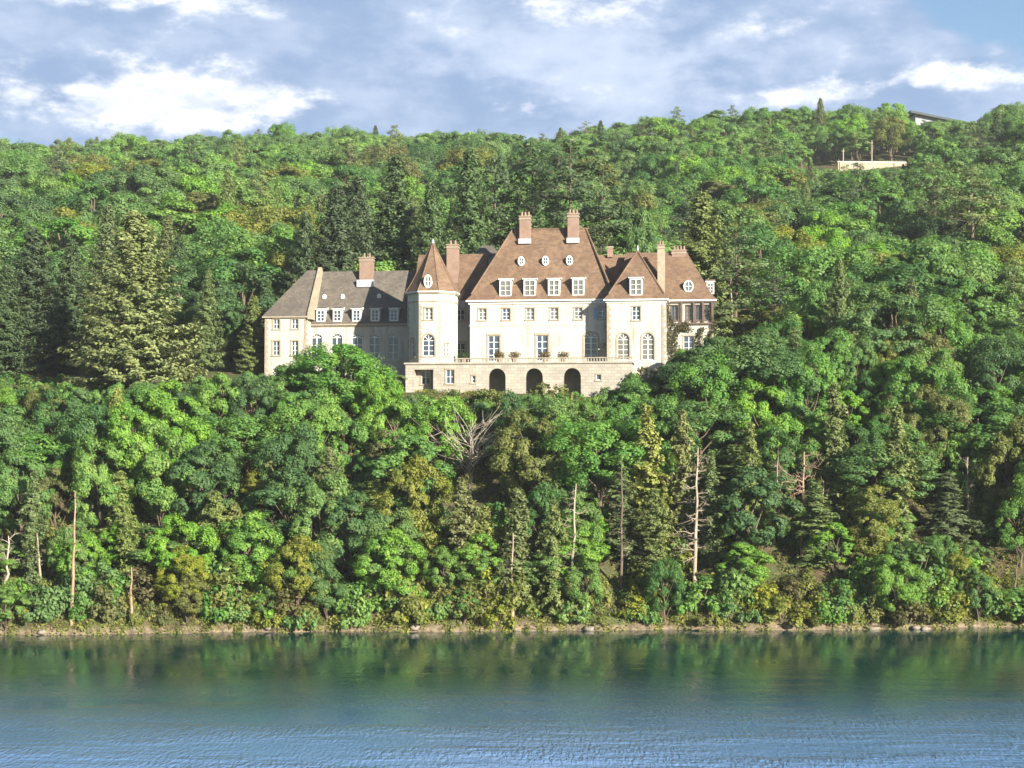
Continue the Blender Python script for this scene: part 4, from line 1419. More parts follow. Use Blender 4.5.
def fill():
    rnd = random.Random(4242)
    taken = [(t['x'], t['y'], t['R']) for t in TREES]
    def free(x, y, d):
        return all((x - a) ** 2 + (y - b) ** 2 > (d + 0.35 * r) ** 2 for a, b, r in taken)
    # 1. the bank between water and house
    y = 181.5
    while y < 224:
        d = y - 180
        gap = 2.1 if d < 5 else 4.5
        x = -0.36 * y + rnd.uniform(0, gap)
        while x < 0.37 * y:
            xx, yy = x + rnd.uniform(-1.3, 1.3), y + rnd.uniform(-1.5, 1.5)
            dd = yy - float(shore_y(xx))
            b = xx / yy
            lim = room_above(xx, yy, float(np.interp(b, VIEW_B, VIEW_R)) + rnd.uniform(-0.004, 0.001))
            u = rnd.random()
            if dd > 0.35 and hides_snag(xx, yy, 9.0 if dd > 4.5 else 3.2, 3.0 if dd > 4.5 else 1.6):
                lim = 0 if dd < 6 or hides_snag(xx, yy, 3.4, 2.0) else min(lim, 3.4)
            if dd > 0.35 and lim > 1.2:
                if dd < 4.5 and u < 0.82:
                    H = min(rnd.uniform(1.6, 4.2), lim)
                    if free(xx, yy, 0.6):
                        add('shrub', xx, yy, H, H * rnd.uniform(0.6, 0.85), rnd.choice(['yellow', 'olive', 'bright', 'yellow', 'mid', 'bright', 'rust']))
                        taken.append((xx, yy, 1.0))
                else:
                    H = min(rnd.uniform(8.0, 14.5) if dd > 6 else rnd.uniform(5.0, 11.0), lim)
                    if H < 4.5:
                        if free(xx, yy, 0.9):
                            add('shrub', xx, yy, min(H, 4.0), min(H, 4.0) * 0.8, rnd.choice(['mid', 'bright', 'olive', 'deep']))
                            taken.append((xx, yy, 1.6))
                    elif free(xx, yy, 1.9):
                        v = rnd.random()
                        con = 0.22 if dd < 16 else 0.08
                        if v < con:
                            add('hemlock', xx, yy, min(H * 1.25, lim), H * rnd.uniform(0.20, 0.28), rnd.choice(['needle_olive', 'needle_olive', 'needle_mid', 'olive']))
                        else:
                            tone = rnd.choices(['bright', 'mid', 'deep', 'olive', 'yellow'], [4, 5, 3, 1.2, 0.5])[0]
                            add('broadleaf', xx, yy, H, min(H * rnd.uniform(0.26, 0.36), 4.6), tone, rnd.choice([3, 4, 6, 3, 6, 0, 1]))
                        taken.append((xx, yy, 3.0))
            x += gap * rnd.uniform(0.8, 1.2)
        y += 1.8 if d < 5 else 4.0
    for k in range(230):
        xx = rnd.uniform(-66, 68)
        yy = float(shore_y(xx)) + (rnd.uniform(0.4, 15) if k < 150 else rnd.uniform(0.4, 4.5))
        d = yy - float(shore_y(xx))
        H = rnd.uniform(2.2, 4.6) + (1.5 if d < 6 and rnd.random() < 0.3 else 0)
        if hides_snag(xx, yy, H, H * 0.6):
            H = min(H, 2.0)
            if hides_snag(xx, yy, H, H * 0.6):
                continue
        if rnd.random() < 0.25 and not hides_snag(xx, yy, H * 1.7, H * 0.62):
            add('broadleaf', xx, yy, H * 1.7, H * 0.62, rnd.choice(['bright', 'bright', 'mid', 'yellow']), rnd.choice([3, 4, 6]))
        else:
            add('shrub', xx, yy, H, H * rnd.uniform(0.5, 0.7), rnd.choice(['yellow', 'olive', 'bright', 'mid', 'bright', 'yellow', 'mid', 'bright', 'rust']))
    for k in range(60):
        yy = rnd.uniform(221, 233)
        xx = rnd.uniform(-0.32, -0.152) * yy
        H = min(rnd.uniform(2.0, 5.0), room_above(xx, yy, 0.0475))
        if H > 1.0:
            add('shrub', xx, yy, H, max(1.4, H * rnd.uniform(0.6, 0.9)), rnd.choice(['deep', 'mid', 'deep', 'bright']))
    for k in range(46):
        xx = rnd.uniform(-18, 14)
        yy = rnd.uniform(214, 221.3) - 0.12 * xx
        H = min(rnd.uniform(2.0, 3.6), room_above(xx, yy, 0.0372 + rnd.uniform(-0.004, 0.003)))
        if H > 0.9:
            add('shrub', xx, yy, H, max(1.0, H * rnd.uniform(0.6, 0.9)), rnd.choice(['bright', 'mid', 'olive', 'mid', 'yellow']))
    # 2. beside and behind the house, then 3. the long hillside up to the skyline
    y = 226.0
    row = 0
    while y < 700:
        near = y < 290
        gap = 7.0 if near else 9.0 + (y - 290) * 0.006
        x = -0.37 * y - rnd.uniform(0, gap)
        while x < 0.38 * y + 4:
            xx, yy = x + rnd.uniform(-2.2, 2.2), y + rnd.uniform(-2.0, 2.0)
            b = xx / yy
            ok = True
            if -46 < xx < 36 and yy < 258:
                ok = False                                    # house and forecourt
            if -0.285 < b < -0.205 and yy < 252:
                ok = False                                    # the big spruce stands clear
            if -0.21 < b < -0.15 and yy < 236:
                ok = False
            if 90 < xx < 152 and 530 < yy < 558:
                ok = False                                    # shelf of the tan wall
            if 0.243 < b < 0.303 and 620 < yy:
                ok = False                                    # hilltop house
            H = rnd.uniform(10.0, 21.0) if yy < 560 else rnd.uniform(9.5, 17.0)
            if near and b > 0.12 and yy < 262:
                H = rnd.uniform(10, 16)
            if 0.172 < b < 0.268 and 400 < yy < 558:
                H = min(H, room_above(xx, yy, 0.1765))
            if 0.243 < b < 0.303 and yy < 621:
                H = min(H, room_above(xx, yy, 0.2075))
            if b < 0.10 and yy < 258:
                H = min(H, 13)
            if ok and H > 3.5 and (not near or free(xx, yy, 1.8)):
                v = rnd.random()
                if v < (0.16 if near else 0.07):
                    add('pine' if rnd.random() < 0.55 else 'spruce', xx, yy, H * 1.22, H * 0.25, rnd.choice(['needle_mid', 'needle_dark', 'needle_olive']))
                else:
                    tone = rnd.choices(['bright', 'mid', 'deep', 'olive', 'yellow'], [4, 6, 2.2, 1.4, 0.3])[0]
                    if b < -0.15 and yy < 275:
                        tone = 'deep'  # darker leaf tone stands in for the shadow lying over this corner
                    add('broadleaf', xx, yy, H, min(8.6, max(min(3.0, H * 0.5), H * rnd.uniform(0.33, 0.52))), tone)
                if near:
                    taken.append((xx, yy, 4.0))
            x += gap * rnd.uniform(0.85, 1.15)
        y += gap * 0.86
        row += 1


fill()

# the trees that show largest from the lake are built one by one, the rest of the far wood is one mass
ONES = {
    0, 1, 2, 3, 4, 5, 6, 7, 8, 9, 10, 11, 12, 13, 14, 15, 16, 17, 18, 19, 20, 21, 22, 23, 25, 26, 27, 28, 29, 30, 31, 32, 33, 34, 35, 36,
    37, 38, 39, 40, 41, 42, 43, 44, 45, 46, 47, 48, 49, 50, 51, 52, 54, 55, 56, 57, 58, 59, 61, 62, 63, 65, 67, 68, 72, 73, 74, 75, 76, 77,
    79, 80, 81, 82, 83, 85, 86, 87, 88, 89, 90, 91, 92, 93, 94, 95, 96, 97, 98, 99, 100, 103, 105, 108, 109, 110, 111, 112, 113, 114, 115,
    116, 117, 118, 119, 120, 122, 123, 124, 125, 126, 127, 129, 130, 134, 135, 136, 137, 138, 139, 140, 142, 143, 144, 145, 146, 147, 149,
    150, 153, 154, 155, 156, 157, 158, 159, 160, 161, 162, 163, 164, 165, 166, 167, 168, 169, 170, 171, 172, 173, 175, 176, 177, 178, 179,
    180, 181, 182, 183, 184, 185, 186, 191, 192, 193, 194, 195, 196, 197, 198, 199, 202, 203, 204, 205, 206, 207, 208, 209, 213, 214, 218,
    219, 220, 221, 223, 224, 225, 226, 228, 229, 230, 231, 244, 248, 250, 251, 252, 253, 254, 255, 256, 257, 262, 263, 269, 271, 273, 274,
    275, 276, 277, 289, 292, 300, 301, 302, 304, 317, 318, 319, 320, 326, 328, 329, 332, 333, 335, 339, 340, 343, 344, 346, 348, 349, 352,
    354, 355, 358, 360, 363, 365, 366, 367, 368, 370, 373, 374, 376, 379, 383, 384, 386, 387, 388, 390, 391, 395, 396, 398, 399, 400, 401,
    402, 404, 408, 409, 411, 412, 413, 415, 418, 419, 420, 421, 422, 423, 424, 425, 426, 429, 430, 431, 432, 434, 438, 440, 441, 443, 447,
    448, 450, 452, 456, 459, 460, 462, 463, 465, 466, 467, 470, 471, 474, 475, 476, 477, 481, 482, 483, 485, 486, 487, 489, 490, 491, 492,
    493, 494, 495, 496, 499, 500, 503, 505, 506, 509, 510, 511, 512, 513, 514, 515, 516, 518, 519, 520, 521, 522, 523, 524, 526, 527, 529,
    530, 531, 534, 535, 536, 537, 538, 540, 541, 542, 544, 545, 546, 547, 548, 549, 550, 551, 556, 563, 567, 574, 580, 589, 590, 591, 593,
    605, 609, 612, 614, 616, 620, 625, 629, 640, 641, 642, 648, 649, 650, 651, 652, 657, 658, 665, 667, 675, 678, 679, 680, 688, 689, 690,
    693, 703, 704, 713, 717, 727, 730, 742, 743, 744, 755, 756, 767, 772, 779, 793, 808, 821, 823, 833, 872, 885, 890, 897, 900, 909, 923,
    927, 931, 939, 941, 955, 967, 968, 971, 979, 997, 1007, 1012, 1023, 1024, 1028, 1030, 1039, 1040, 1042, 1054, 1055, 1057, 1058, 1065,
    1067, 1069, 1072, 1077, 1080, 1083, 1084, 1086, 1097, 1099, 1100, 1101, 1113, 1119, 1142, 1143, 1146, 1148, 1149, 1150, 1157, 1158,
    1178, 1209, 1213, 1223, 1224, 1228, 1237, 1245, 1256, 1262, 1274, 1279, 1281, 1305, 1309, 1310, 1329, 1337, 1338, 1339, 1343, 1345,
    1354, 1363, 1371, 1372, 1386, 1388, 1390, 1393, 1395, 1405, 1409, 1413, 1427, 1428, 1429, 1432, 1436, 1438, 1440, 1441, 1442, 1445,
    1446, 1456, 1466, 1474, 1476, 1478, 1500, 1507, 1514, 1530, 1532, 1538, 1541, 1544, 1547, 1556, 1577, 1580, 1583, 1587, 1602, 1607,
    1631, 1642, 1646, 1650, 1657, 1662, 1669, 1670, 1690, 1698, 1707, 1720, 1730, 1736, 1744, 1758, 1766, 1773, 1805, 1807, 1815, 1817,
    1831, 1834, 1851, 1862, 1881, 1923, 1924, 1925, 1926, 1957, 1960, 1964, 1965, 1997, 2009, 2010, 2030, 2040, 2048, 2051, 2087, 2091,
    2092, 2135, 2137, 2142, 2171, 2175, 2177, 2196, 2203, 2206, 2218, 2298, 2300,
}
REST = {t['i'] for t in TREES if t['i'] not in ONES and (t['y'] > 262 or t['y'] < 224)}


# ------------------------------------------------------------------ labels that tell the trees apart
LOOK = {
    'broadleaf': {'bright': 'bright green broadleaf tree', 'mid': 'mid green broadleaf tree', 'deep': 'deep green broadleaf tree', 'olive': 'olive green broadleaf tree', 'yellow': 'yellow green broadleaf tree', 'rust': 'brownish broadleaf tree', 'silver': 'silvery grey green tree'},
    'spruce': {'needle_pale': 'grey green spruce', 'needle_dark': 'dark green spruce', 'needle_mid': 'mid green spruce', 'needle_olive': 'olive green spruce', 'rust': 'brown tinged spruce'},
    'hemlock': {'needle_dark': 'dark hemlock', 'needle_mid': 'green hemlock', 'needle_olive': 'olive hemlock', 'olive': 'yellowish hemlock', 'rust': 'browning hemlock'},
    'pine': {'needle_dark': 'dark open pine', 'needle_mid': 'green open pine', 'needle_olive': 'olive open pine'},
    'shrub': {'bright': 'bright green shrub', 'mid': 'mid green shrub', 'deep': 'deep green shrub', 'olive': 'olive shrub', 'yellow': 'yellow green shrub', 'rust': 'brownish shrub', 'silver': 'silvery shrub'},
}
ORD = ['leftmost', 'second', 'third', 'fourth', 'fifth', 'sixth', 'seventh', 'eighth', 'ninth', 'tenth', 'eleventh', 'twelfth']
NUM = ['none', 'one', 'two', 'three', 'four', 'five', 'six', 'seven', 'eight', 'nine', 'ten', 'eleven', 'twelve']


def place_words(t):
    x, y = t['x'], t['y']
    b = x / y
    if y < 224:
        d = y - float(shore_y(x))
        row = "at the water's edge" if d < 7 else 'on the lower bank' if d < 18 else 'halfway up the bank' if d < 30 else 'on top of the bank'
        for hi, c in ((-0.25, 'near the left edge'), (-0.155, 'below the big spruce'), (-0.070, 'below the left wing'), (-0.022, 'below the turret'), (0.055, 'below the terrace arches'),
                      (0.135, 'below the right pavilion'), (0.23, 'right of the mansion'), (9, 'near the right edge')):
            if b < hi:
                return row, c
    row = 'on the near slope' if y < 275 else 'low on the hillside' if y < 330 else 'halfway up the hillside' if y < 440 else 'high on the hillside'
    for hi, c in ((-0.25, 'left of the big spruce'), (-0.155, 'beside the big spruce'), (-0.070, 'behind the left wing'), (-0.022, 'behind the turret'), (0.055, 'behind the main roof'),
                  (0.135, 'behind the right pavilion'), (0.23, 'right of the mansion'), (9, 'near the right edge')):
        if b < hi:
            return row, c


def make_labels(items):
    cells = {}
    for t in items:
        if t['label']:
            continue
        row, c = place_words(t)
        cells.setdefault((LOOK[t['kind']][t['tone']], row, c), []).append(t)
    for (look, row, c), ts in cells.items():
        ts.sort(key=lambda t: t['x'] / t['y'])
        n = len(ts)
        for k, t in enumerate(ts):
            base = f'{look} {row} {c}'
            if n == 1:
                t['label'] = base
            elif k == 0:
                t['label'] = f'{base}, leftmost of {NUM[min(n, 12)]}'
            elif k == n - 1:
                t['label'] = f'{base}, rightmost of {NUM[min(n, 12)]}'
            else:
                t['label'] = f'{base}, {ORD[min(k, 11)]} from left'
    return items


def group_words(t):
    k = {'broadleaf': 'broadleaf trees', 'spruce': 'spruces', 'hemlock': 'hemlocks', 'pine': 'pines', 'shrub': 'shrubs'}[t['kind']]
    return k + (' on the lake bank' if t['y'] < 224 else ' on the hillside')


INDIV = make_labels([t for t in TREES if t['i'] in ONES])
for t in INDIV:
    root = empty(NAME[t['kind']], (t['x'], t['y'], t['z']), t['rot'])
    sx = t['R'] / R0[t['kind']][t['v']]
    root.scale = (sx, sx, t['H'] / H0[t['kind']])
    tag(root, t['label'], CAT[t['kind']], group_words(t))
    tm, cm = PROTO[t['kind']][t['v']]
    link_mesh('stems' if t['kind'] == 'shrub' else 'trunk', tm, root)
    cr = link_mesh('foliage' if t['kind'] == 'shrub' else 'crown', cm, root)
    cr.color = (*TONES[t['tone']], 1.0)


# the rest of the wood on the far slope: one mass
def forest(name, items, colour, kinds):
    if not items:
        return
    me = bpy.data.meshes.new(name)
    me.vertices.add(len(items))
    me.vertices.foreach_set('co', np.array([(t['x'], t['y'], t['z']) for t in items], np.float32).ravel())
    base, cnt = {}, 0
    for k in kinds:
        base[k] = cnt
        cnt += len(PROTO[k])
    def attr(nm, ty, key, vals):
        a = me.attributes.new(nm, ty, 'POINT')
        a.data.foreach_set(key, np.asarray(vals).ravel())
    attr('variant', 'INT', 'value', np.array([base[t['kind']] + t['v'] for t in items], np.int32))
    attr('turn', 'FLOAT_VECTOR', 'vector', np.array([(0, 0, t['rot']) for t in items], np.float32))
    attr('size', 'FLOAT_VECTOR', 'vector', np.array([(t['R'] / R0[t['kind']][t['v']],) * 2 + (t['H'] / H0[t['kind']],) for t in items], np.float32))
    o = link_mesh(name, me)
    o.color = (*colour, 1.0)
    ng = bpy.data.node_groups.new(name, 'GeometryNodeTree')
    ng.interface.new_socket('Geometry', in_out='INPUT', socket_type='NodeSocketGeometry')
    ng.interface.new_socket('Geometry', in_out='OUTPUT', socket_type='NodeSocketGeometry')
    nd, lk = ng.nodes, ng.links
    gi, go = nd.new('NodeGroupInput'), nd.new('NodeGroupOutput')
    allj = nd.new('GeometryNodeJoinGeometry')
    srcs = []
    for k in kinds:
        for v in range(len(PROTO[k])):
            j = nd.new('GeometryNodeJoinGeometry')
            for me_ in PROTO[k][v]:
                src = next(ob for ob in COL.objects if ob.data is me_)
                oi = nd.new('GeometryNodeObjectInfo')
                oi.transform_space = 'ORIGINAL'
                oi.inputs['Object'].default_value = src
                lk.new(oi.outputs['Geometry'], j.inputs[0])
            gti = nd.new('GeometryNodeGeometryToInstance')
            lk.new(j.outputs[0], gti.inputs[0])
            srcs.append(gti)
    for gti in reversed(srcs):
        lk.new(gti.outputs[0], allj.inputs[0])
    iop = nd.new('GeometryNodeInstanceOnPoints')
    lk.new(gi.outputs[0], iop.inputs['Points'])
    lk.new(allj.outputs[0], iop.inputs['Instance'])
    iop.inputs['Pick Instance'].default_value = True
    def named(nm, ty):
        a = nd.new('GeometryNodeInputNamedAttribute')
        a.data_type = ty
        a.inputs['Name'].default_value = nm
        return a.outputs['Attribute']
    lk.new(named('variant', 'INT'), iop.inputs['Instance Index'])
    lk.new(named('size', 'FLOAT_VECTOR'), iop.inputs['Scale'])
    e2r = nd.new('FunctionNodeEulerToRotation')
    lk.new(named('turn', 'FLOAT_VECTOR'), e2r.inputs[0])
    lk.new(e2r.outputs[0], iop.inputs['Rotation'])
    lk.new(iop.outputs[0], go.inputs[0])
    md = o.modifiers.new('wood', 'NODES')
    md.node_group = ng
    tag(o, kind='stuff')
    return o


MASS = [t for t in TREES if t['i'] in REST]
forest('far_forest', [t for t in MASS if t['kind'] == 'broadleaf' and t['tone'] in ('mid', 'deep')], (0.152, 0.272, 0.084), ['broadleaf'])
forest('far_forest', [t for t in MASS if t['kind'] == 'broadleaf' and t['tone'] not in ('mid', 'deep')], (0.192, 0.322, 0.092), ['broadleaf'])
forest('far_forest', [t for t in MASS if t['kind'] in ('spruce', 'pine')], (0.085, 0.120, 0.040), ['spruce', 'pine'])
forest('bank_thicket', [t for t in MASS if t['kind'] in ('hemlock', 'shrub')], (0.14, 0.17, 0.045), ['hemlock', 'shrub'])


# ------------------------------------------------------------------ undergrowth on the bank
def undergrowth():
    rng = np.random.default_rng(77)
    n = 4200
    x = rng.uniform(-80, 84, n)
    d = np.where(rng.random(n) < 0.45, rng.uniform(0.0, 7, n), rng.uniform(4, 46, n))
    y = shore_y(x) + d
    P, N, T = [], [], []
    for xx, yy in zip(x, y):
        m = int(rng.integers(16, 38))
        e = unit(rng.normal(size=(m, 3)))
        r = rng.uniform(0.35, 0.95)
        q = np.array([xx, yy, 0.0]) + e * rng.random((m, 1)) ** 0.5 * r * np.array([1.2, 1.2, 0.7])
        q[:, 2] = ground_z(q[:, 0], q[:, 1]) + np.abs(q[:, 2]) + 0.04
        P.append(q)
        N.append(e + np.array([0, 0, 0.6]) + rng.normal(size=(m, 3)) * 0.4)
        T.append(np.clip(rng.uniform(0.0, 1.0) + rng.normal(size=m) * 0.12, 0, 1))
    P, N, T = np.concatenate(P), np.concatenate(N), np.concatenate(T)
    V, Q = leaf_cards(P, N, rng.uniform(0.20, 0.45, len(P)), 0.6, rng)
    o = link_mesh('undergrowth', mesh_np('undergrowth', V, Q, [M['leaf']], tone=np.repeat(T, 4)))
    o.color = (0.200, 0.225, 0.060, 1)
    tag(o, kind='stuff')


undergrowth()


# ------------------------------------------------------------------ dead standing trees on the bank
def snag(x, y, H, r, bark, lean, label, nbranch=10, blen=1.6, start=0.25, seed=1, up=0.15, fork=False):
    rng = np.random.default_rng(seed)
    root = tag(empty('dead_tree', (x, y, float(ground_z(x, y)) - 0.2)), label, 'dead tree', 'dead trees on the lake bank')
    tp = wobble(rng, np.array([0, 0, -0.3]), np.array([lean * H, 0.0, H]), 9, 0.07)
    mb = MB()
    mb.tube(tp, np.linspace(r, r * 0.28, 9), bark, 8)
    mb.build('trunk', root, True)
    for k in range(nbranch):
        f = start + (0.97 - start) * (k + rng.uniform(0, 0.8)) / nbranch
        p = np.array([np.interp(f * H, tp[:, 2], tp[:, i]) for i in range(3)])
        a = rng.uniform(0, 6.28)
        L = blen * rng.uniform(0.4, 1.15) * (1.15 - 0.6 * f)
        d = np.array([math.cos(a), math.sin(a), up + rng.normal() * 0.15])
        mb = MB()
        path = wobble(rng, p, p + d * L, 5, 0.05 * L)
        br = min(r * 0.42, 0.028 + 0.022 * L)
        mb.tube(path, np.linspace(br, br * 0.25, 5), bark, 5)
        for j in range(7):
            q = path[1 + j % 4] if j < 4 else 0.5 * (path[j % 4] + path[1 + j % 4])
            e = d + rng.normal(size=3) * 0.7
            mb.tube([q, q + e * L * 0.20, q + e * L * 0.36 + np.array([0, 0, 0.05 * L])], [br * 0.45, br * 0.3, br * 0.12], bark, 4)
        mb.build('branch', root, True)
    return root


snag(-48.6, 177.5, 15.0, 0.22, M['bark_red'], 0.02, 'tall reddish dead trunk with broken crooked top near the left edge', 11, 1.21, 0.55, 1, 0.1)
snag(-53.1, 181.7, 6.8, 0.19, M['bark_pale'], -0.1, 'slim pale dead trunk leaning left near the left edge', 6, 0.77, 0.5, 2, 0.1)
snag(-57.4, 182.1, 6.5, 0.2, M['bark_white'], 0.04, 'pale forked dead trunk at the far left edge', 8, 1.65, 0.5, 3, 0.5)
snag(6.5, 182.6, 15.3, 0.24, M['bark_pale'], 0.05, 'tall pale dead trunk at the waterline below the terrace arches', 22, 2.20, 0.25, 4, 0.1)
snag(0.0, 181.2, 10.1, 0.21, M['bark_pale'], 0.01, 'short pale trunk at the waterline below the terrace arches', 11, 0.99, 0.3, 5, 0.1)
snag(12.6, 185.7, 16.2, 0.2, M['bark'], 0.01, 'thin brown dead trunk with many short twigs below the right pavilion', 30, 1.32, 0.2, 6, 0.1)
snag(21.2, 186.7, 16.2, 0.27, M['bark_pale'], 0.03, 'straight pale dead trunk with many short side branches below the right pavilion', 30, 2.64, 0.2, 7, 0.0)
snag(34.3, 190.3, 13.6, 0.27, M['bark_red'], 0.03, 'reddish dead trunk with a wide crown of dead grey branches', 30, 3.52, 0.45, 8, 0.12)
snag(37.7, 194.8, 7.3, 0.2, M['bark_red'], 0.02, 'slender reddish dead trunk right of the branchy dead trunk', 11, 1.54, 0.4, 9, 0.1)
snag(56.3, 197.9, 9.7, 0.23, M['bark_pale'], 0.0, 'pale dead trunk near the right edge with stubby branches', 15, 2.20, 0.4, 10, 0.1)
snag(31.5, 193.0, 10.6, 0.14, M['bark_white'], 0.06, 'bleached leaning dead stem left of the reddish trunk', 8, 1.65, 0.3, 11, 0.3)
snag(-5.3, 200.0, 8.4, 0.22, M['bark_white'], 0.02, 'bleached leafless tree with spreading forked branches below the turret', 27, 7.15, 0.35, 12, 0.75)
snag(34.8, 253.2, 15.7, 0.3, M['bark_pale'], 0.0, 'pale bare trunk standing among conifers right of the mansion', 10, 1.10, 0.5, 15, 0.1)
snag(-42.4, 178.8, 6.1, 0.2, M['bark_red'], 0.0, 'short reddish trunk at the waterline right of the tall one', 8, 0.88, 0.4, 13, 0.1)
snag(58.8, 188.1, 4.0, 0.18, M['bark'], 0.1, 'leaning brown dead stem at the right edge of the bank', 8, 1.10, 0.4, 14, 0.1)



# ------------------------------------------------------------------ stones along the shore
def rocks():
    rng = np.random.default_rng(5)
    spots = []
    for k in range(30):
        x = rng.uniform(-58, 62)
        spots.append((x, float(shore_y(x)) + rng.uniform(-0.3, 0.9), rng.uniform(0.12, 0.30) + (0.4 if rng.random() < 0.15 else 0)))
    protos = []
    for s in range(5):
        V, Q = [], []
        n, m = 9, 6
        for i in range(m + 1):
            for j in range(n):
                th, ph = math.pi * i / m, 6.2832 * j / n
                r = 1 + rng.normal() * 0.13
                V.append((r * math.sin(th) * math.cos(ph), 0.8 * r * math.sin(th) * math.sin(ph), 0.6 * r * math.cos(th)))
        for i in range(m):
            for j in range(n):
                Q.append((i * n + j, (i + 1) * n + j, (i + 1) * n + (j + 1) % n, i * n + (j + 1) % n))
        protos.append(mesh_np('shore_stone', V, Q, [M['rock']]))
    for k, (x, y, s) in enumerate(spots):
        o = link_mesh('shore_stone', protos[k % 5], None, (x, y, float(ground_z(x, y)) + s * 0.2))
        o.scale = (s, s, s * 0.8)
        o.rotation_euler = (0, 0, rng.uniform(0, 6.28))
        tag(o, 'tan weathered stone lying on the waterline under the wooded bank', 'stone', 'stones along the waterline')


def logs():
    rng = np.random.default_rng(15)
    labs = ['grey fallen log on the waterline below the left wing', 'brown fallen log on the waterline below the right pavilion', 'grey driftwood log on the waterline right of the mansion']
    for k, (x, L, a) in enumerate(((-27.0, 3.4, -0.3), (21.5, 3.0, 0.35), (40.5, 3.6, -0.4))):
        y = float(shore_y(x)) + 0.1
        root = tag(empty('fallen_log', (x, y, 0.16), a), labs[k], 'log', 'driftwood along the shore')
        mb = MB()
        mb.tube(wobble(rng, np.array([-L / 2, 0, 0.02]), np.array([L / 2, 0, 0.22]), 6, 0.05), np.linspace(0.17, 0.08, 6), M['bark'], 7)
        mb.build('trunk', root, True)
        for j in range(3):
            p = np.array([L * rng.uniform(-0.2, 0.4), 0, 0.15])
            mb = MB()
            mb.tube([p, p + np.array([0.3, rng.uniform(-0.3, 0.3), 0.35]), p + np.array([0.5, rng.uniform(-0.5, 0.5), 0.8])], [0.05, 0.03, 0.012], M['bark'], 5)
            mb.build('branch', root, True)


rocks()
logs()


# ------------------------------------------------------------------ far buildings on the hill
def far_buildings():
    z = float(ground_z(128, 553))
    root = tag(empty('retaining_wall', (128.5, 552.0, z - 1.2), R(3)), 'long low tan wall in a clearing high on the hillside', 'wall')
    mb = MB()
    mb.box((-15.5, 0, -2.5), (15.0, 0.9, 2.7), M['sandwall'])
    mb.build('wall_face', root)
    mb = MB()
    mb.box((-15.7, -0.15, 2.702), (15.2, 1.05, 2.95), M['white'])
    mb.build('coping', root)
    for x in (-14.6, -9.5, 4.6, 14.0):
        mb = MB()
        mb.box((x - 0.35, -0.25, -2.5), (x + 0.35, -0.002, 2.698), M['sandwall'])
        mb.build('pier', root)
    z2 = float(ground_z(104, 548))
    r2 = tag(empty('retaining_wall', (104.5, 548.0, z2 - 0.8), R(8)), 'short tan wall end left of the long wall high on the hillside', 'wall')
    mb = MB()
    mb.box((-6, 0, -2), (6, 0.8, 1.9), M['sandwall'])
    mb.build('wall_face', r2)
    mb = MB()
    mb.box((-6.1, -0.1, 1.902), (6.1, 0.9, 2.1), M['white'])
    mb.build('coping', r2)
    for x, h, lab in ((115.5, 8.0, 'short pale pole at the left end of the long hillside wall'), (125.5, 9.5, 'tall pale pole rising behind the middle of the long hillside wall')):
        p = tag(empty('utility_pole', (x, 554.5, float(ground_z(x, 554.5)))), lab, 'pole', 'poles behind the hillside wall')
        mb = MB()
        mb.tube([(0, 0, -0.5), (0, 0, 2), (0.1, 0, h)], [0.30, 0.26, 0.18], M['bark_pale'], 8)
        mb.build('pole', p)
        mb = MB()
        mb.box((-0.6, -0.12, h - 1.0), (0.6, 0.12, h - 0.8), M['bark_pale'])
        mb.build('crossarm', p)
    # long dark roof on the skyline
    zb = float(ground_z(175, 640)) - 1.0
    hr = tag(empty('hilltop_house', (175.5, 640.0, zb), R(2)), 'white house under a long dark sloping roof on the skyline', 'house')
    mb = MB()
    mb.poly([(-13, 0, -4), (14, 0, -4), (14, 0, 6.5), (-13, 0, 11.9)], M['greywall'])
    mb.poly([(14, 9, -4), (-13, 9, -4), (-13, 9, 11.9), (14, 9, 6.5)], M['white'])
    mb.poly([(14, 0, -4), (14, 9, -4), (14, 9, 6.5), (14, 0, 6.5)], M['white'])
    mb.poly([(-13, 9, -4), (-13, 0, -4), (-13, 0, 11.9), (-13, 9, 11.9)], M['white'])
    mb.build('wall', hr)
    mb = MB()
    a = [(-15.5, -2, 12.4), (15.8, -2, 6.2), (15.8, 11, 6.2), (-15.5, 11, 12.4)]
    mb.poly([(x, y, z + 0.9) for x, y, z in a], M['roofdark'])
    mb.poly(a[::-1], M['roofdark'])
    for k in range(4):
        p, q = a[k], a[(k + 1) % 4]
        mb.poly([p, q, (q[0], q[1], q[2] + 0.9), (p[0], p[1], p[2] + 0.9)], M['roofdark'])
    mb.build('roof', hr)
    for x in (-8, -2, 4):
        mb = MB()
        h = 7.6 - (x + 8) * 0.2
        mb.box((x - 1.1, -0.06, h), (x + 1.1, -0.003, h + 1.6), M['glass'])
        w = mb.build('window', hr)
        mb = MB()
        mb.box((x - 1.25, -0.10, h - 0.15), (x + 1.25, -0.003, h - 0.002), M['white'])
        mb.build('sill', w)


far_buildings()


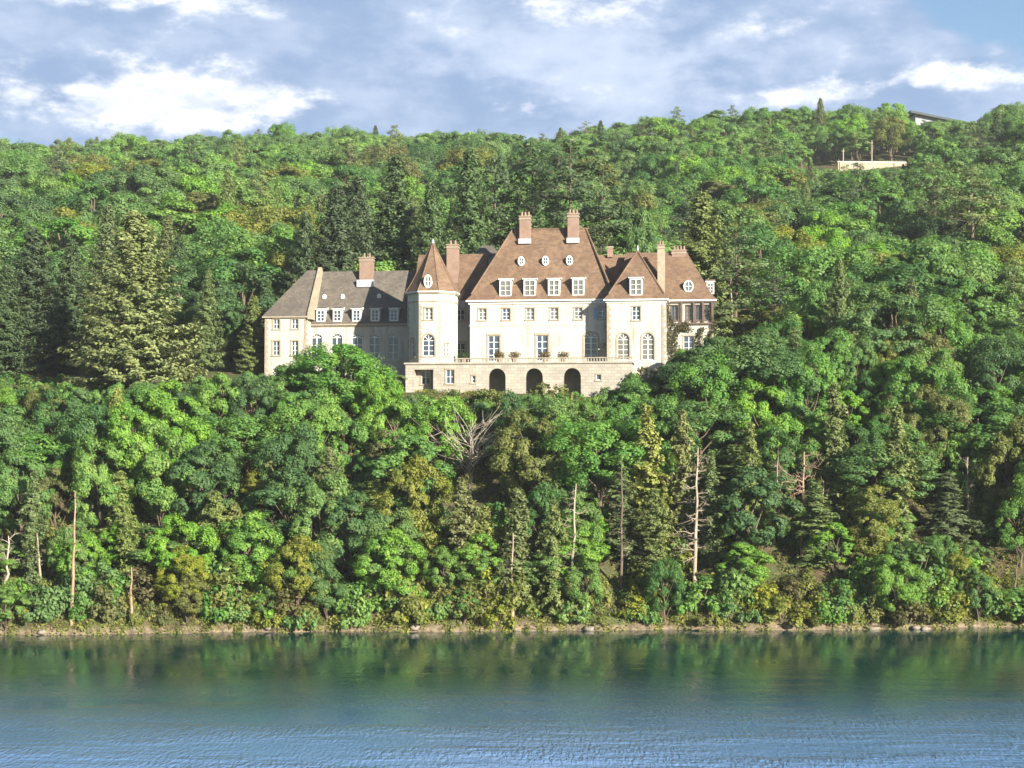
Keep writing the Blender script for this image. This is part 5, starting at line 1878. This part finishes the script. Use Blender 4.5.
# ------------------------------------------------------------------ things on the terrace, ivy
def terrace_things():
    rng = np.random.default_rng(8)
    labs = ['dark leafy potted shrub on the terrace beside the turret', 'brownish potted shrub on the terrace left of the first tall window', 'brownish potted shrub on the terrace under the first tall window',
            'brownish potted shrub on the terrace between the two tall windows', 'brownish potted shrub on the terrace right of the second tall window']
    for k, (x, y) in enumerate(((-10.6, -5.2), (-5.4, -5.6), (-3.3, -5.6), (0.9, -5.6), (3.6, -5.6))):
        w = to_world((x, y, -0.02))
        root = tag(empty('potted_shrub', w, H_ROT), labs[k], 'potted plant', 'potted shrubs along the terrace')
        mb = MB()
        mb.tube([(0, 0, 0), (0, 0, 0.35), (0, 0, 0.55), (0, 0, 0.6)], [0.28, 0.38, 0.44, 0.40], M['brick'], 10)
        mb.build('pot', root, True)
        n = 420
        e = unit(rng.normal(size=(n, 3)))
        P = np.array([0, 0, 1.05]) + e * rng.random((n, 1)) ** 0.4 * np.array([0.95, 0.6, 0.55])
        V, Q = leaf_cards(P, e + rng.normal(size=(n, 3)) * 0.4, rng.uniform(0.14, 0.26, n), 0.6, rng)
        f = link_mesh('foliage', mesh_np('foliage', V, Q, [M['leaf']], tone=np.repeat(rng.random(n), 4)), root)
        f.color = (0.13, 0.10, 0.045, 1) if k else (0.05, 0.08, 0.03, 1)


terrace_things()


def ivy():
    rng = np.random.default_rng(9)
    P, N = [], []
    runs = [((18.2, 1.6), (0.0, 8.5), 0.7), ((19.2, 1.6), (0.0, 5.6), 0.8), ((22.6, 1.6), (-0.5, 5.2), 0.9), ((24.1, 1.6), (-0.5, 8.0), 0.6), ((20.0, 1.6), (4.6, 6.0), 1.5)]
    for (x, y), (z0, z1), w in runs:
        n = int(190 * (z1 - z0) * w)
        zz = rng.uniform(z0, z1, n)
        xx = x + rng.normal(size=n) * w * 0.42 * (1.1 - 0.5 * (zz - z0) / (z1 - z0)) + 0.35 * np.sin(zz * 1.4)
        xx = np.clip(xx, 17.9, 24.9)
        P.append(np.stack([xx, y - rng.uniform(0.08, 0.5, n), zz], 1))
        N.append(np.array([0, -1.0, 0.4]) + rng.normal(size=(n, 3)) * 0.5)
    P, N = np.concatenate(P), np.concatenate(N)
    keep = rng.random(len(P)) < 0.45
    P, N = P[keep], N[keep]
    V, Q = leaf_cards(P, N, rng.uniform(0.16, 0.34, len(P)), 0.8, rng)
    o = link_mesh('ivy', mesh_np('ivy', V, Q, [M['leaf']], tone=np.repeat(rng.random(len(P)), 4)), None, H_LOC)
    o.rotation_euler = (0, 0, H_ROT)
    o.color = (0.085, 0.085, 0.035, 1)
    tag(o, 'straggling ivy climbing the timbered right wing of the mansion', 'ivy')


ivy()
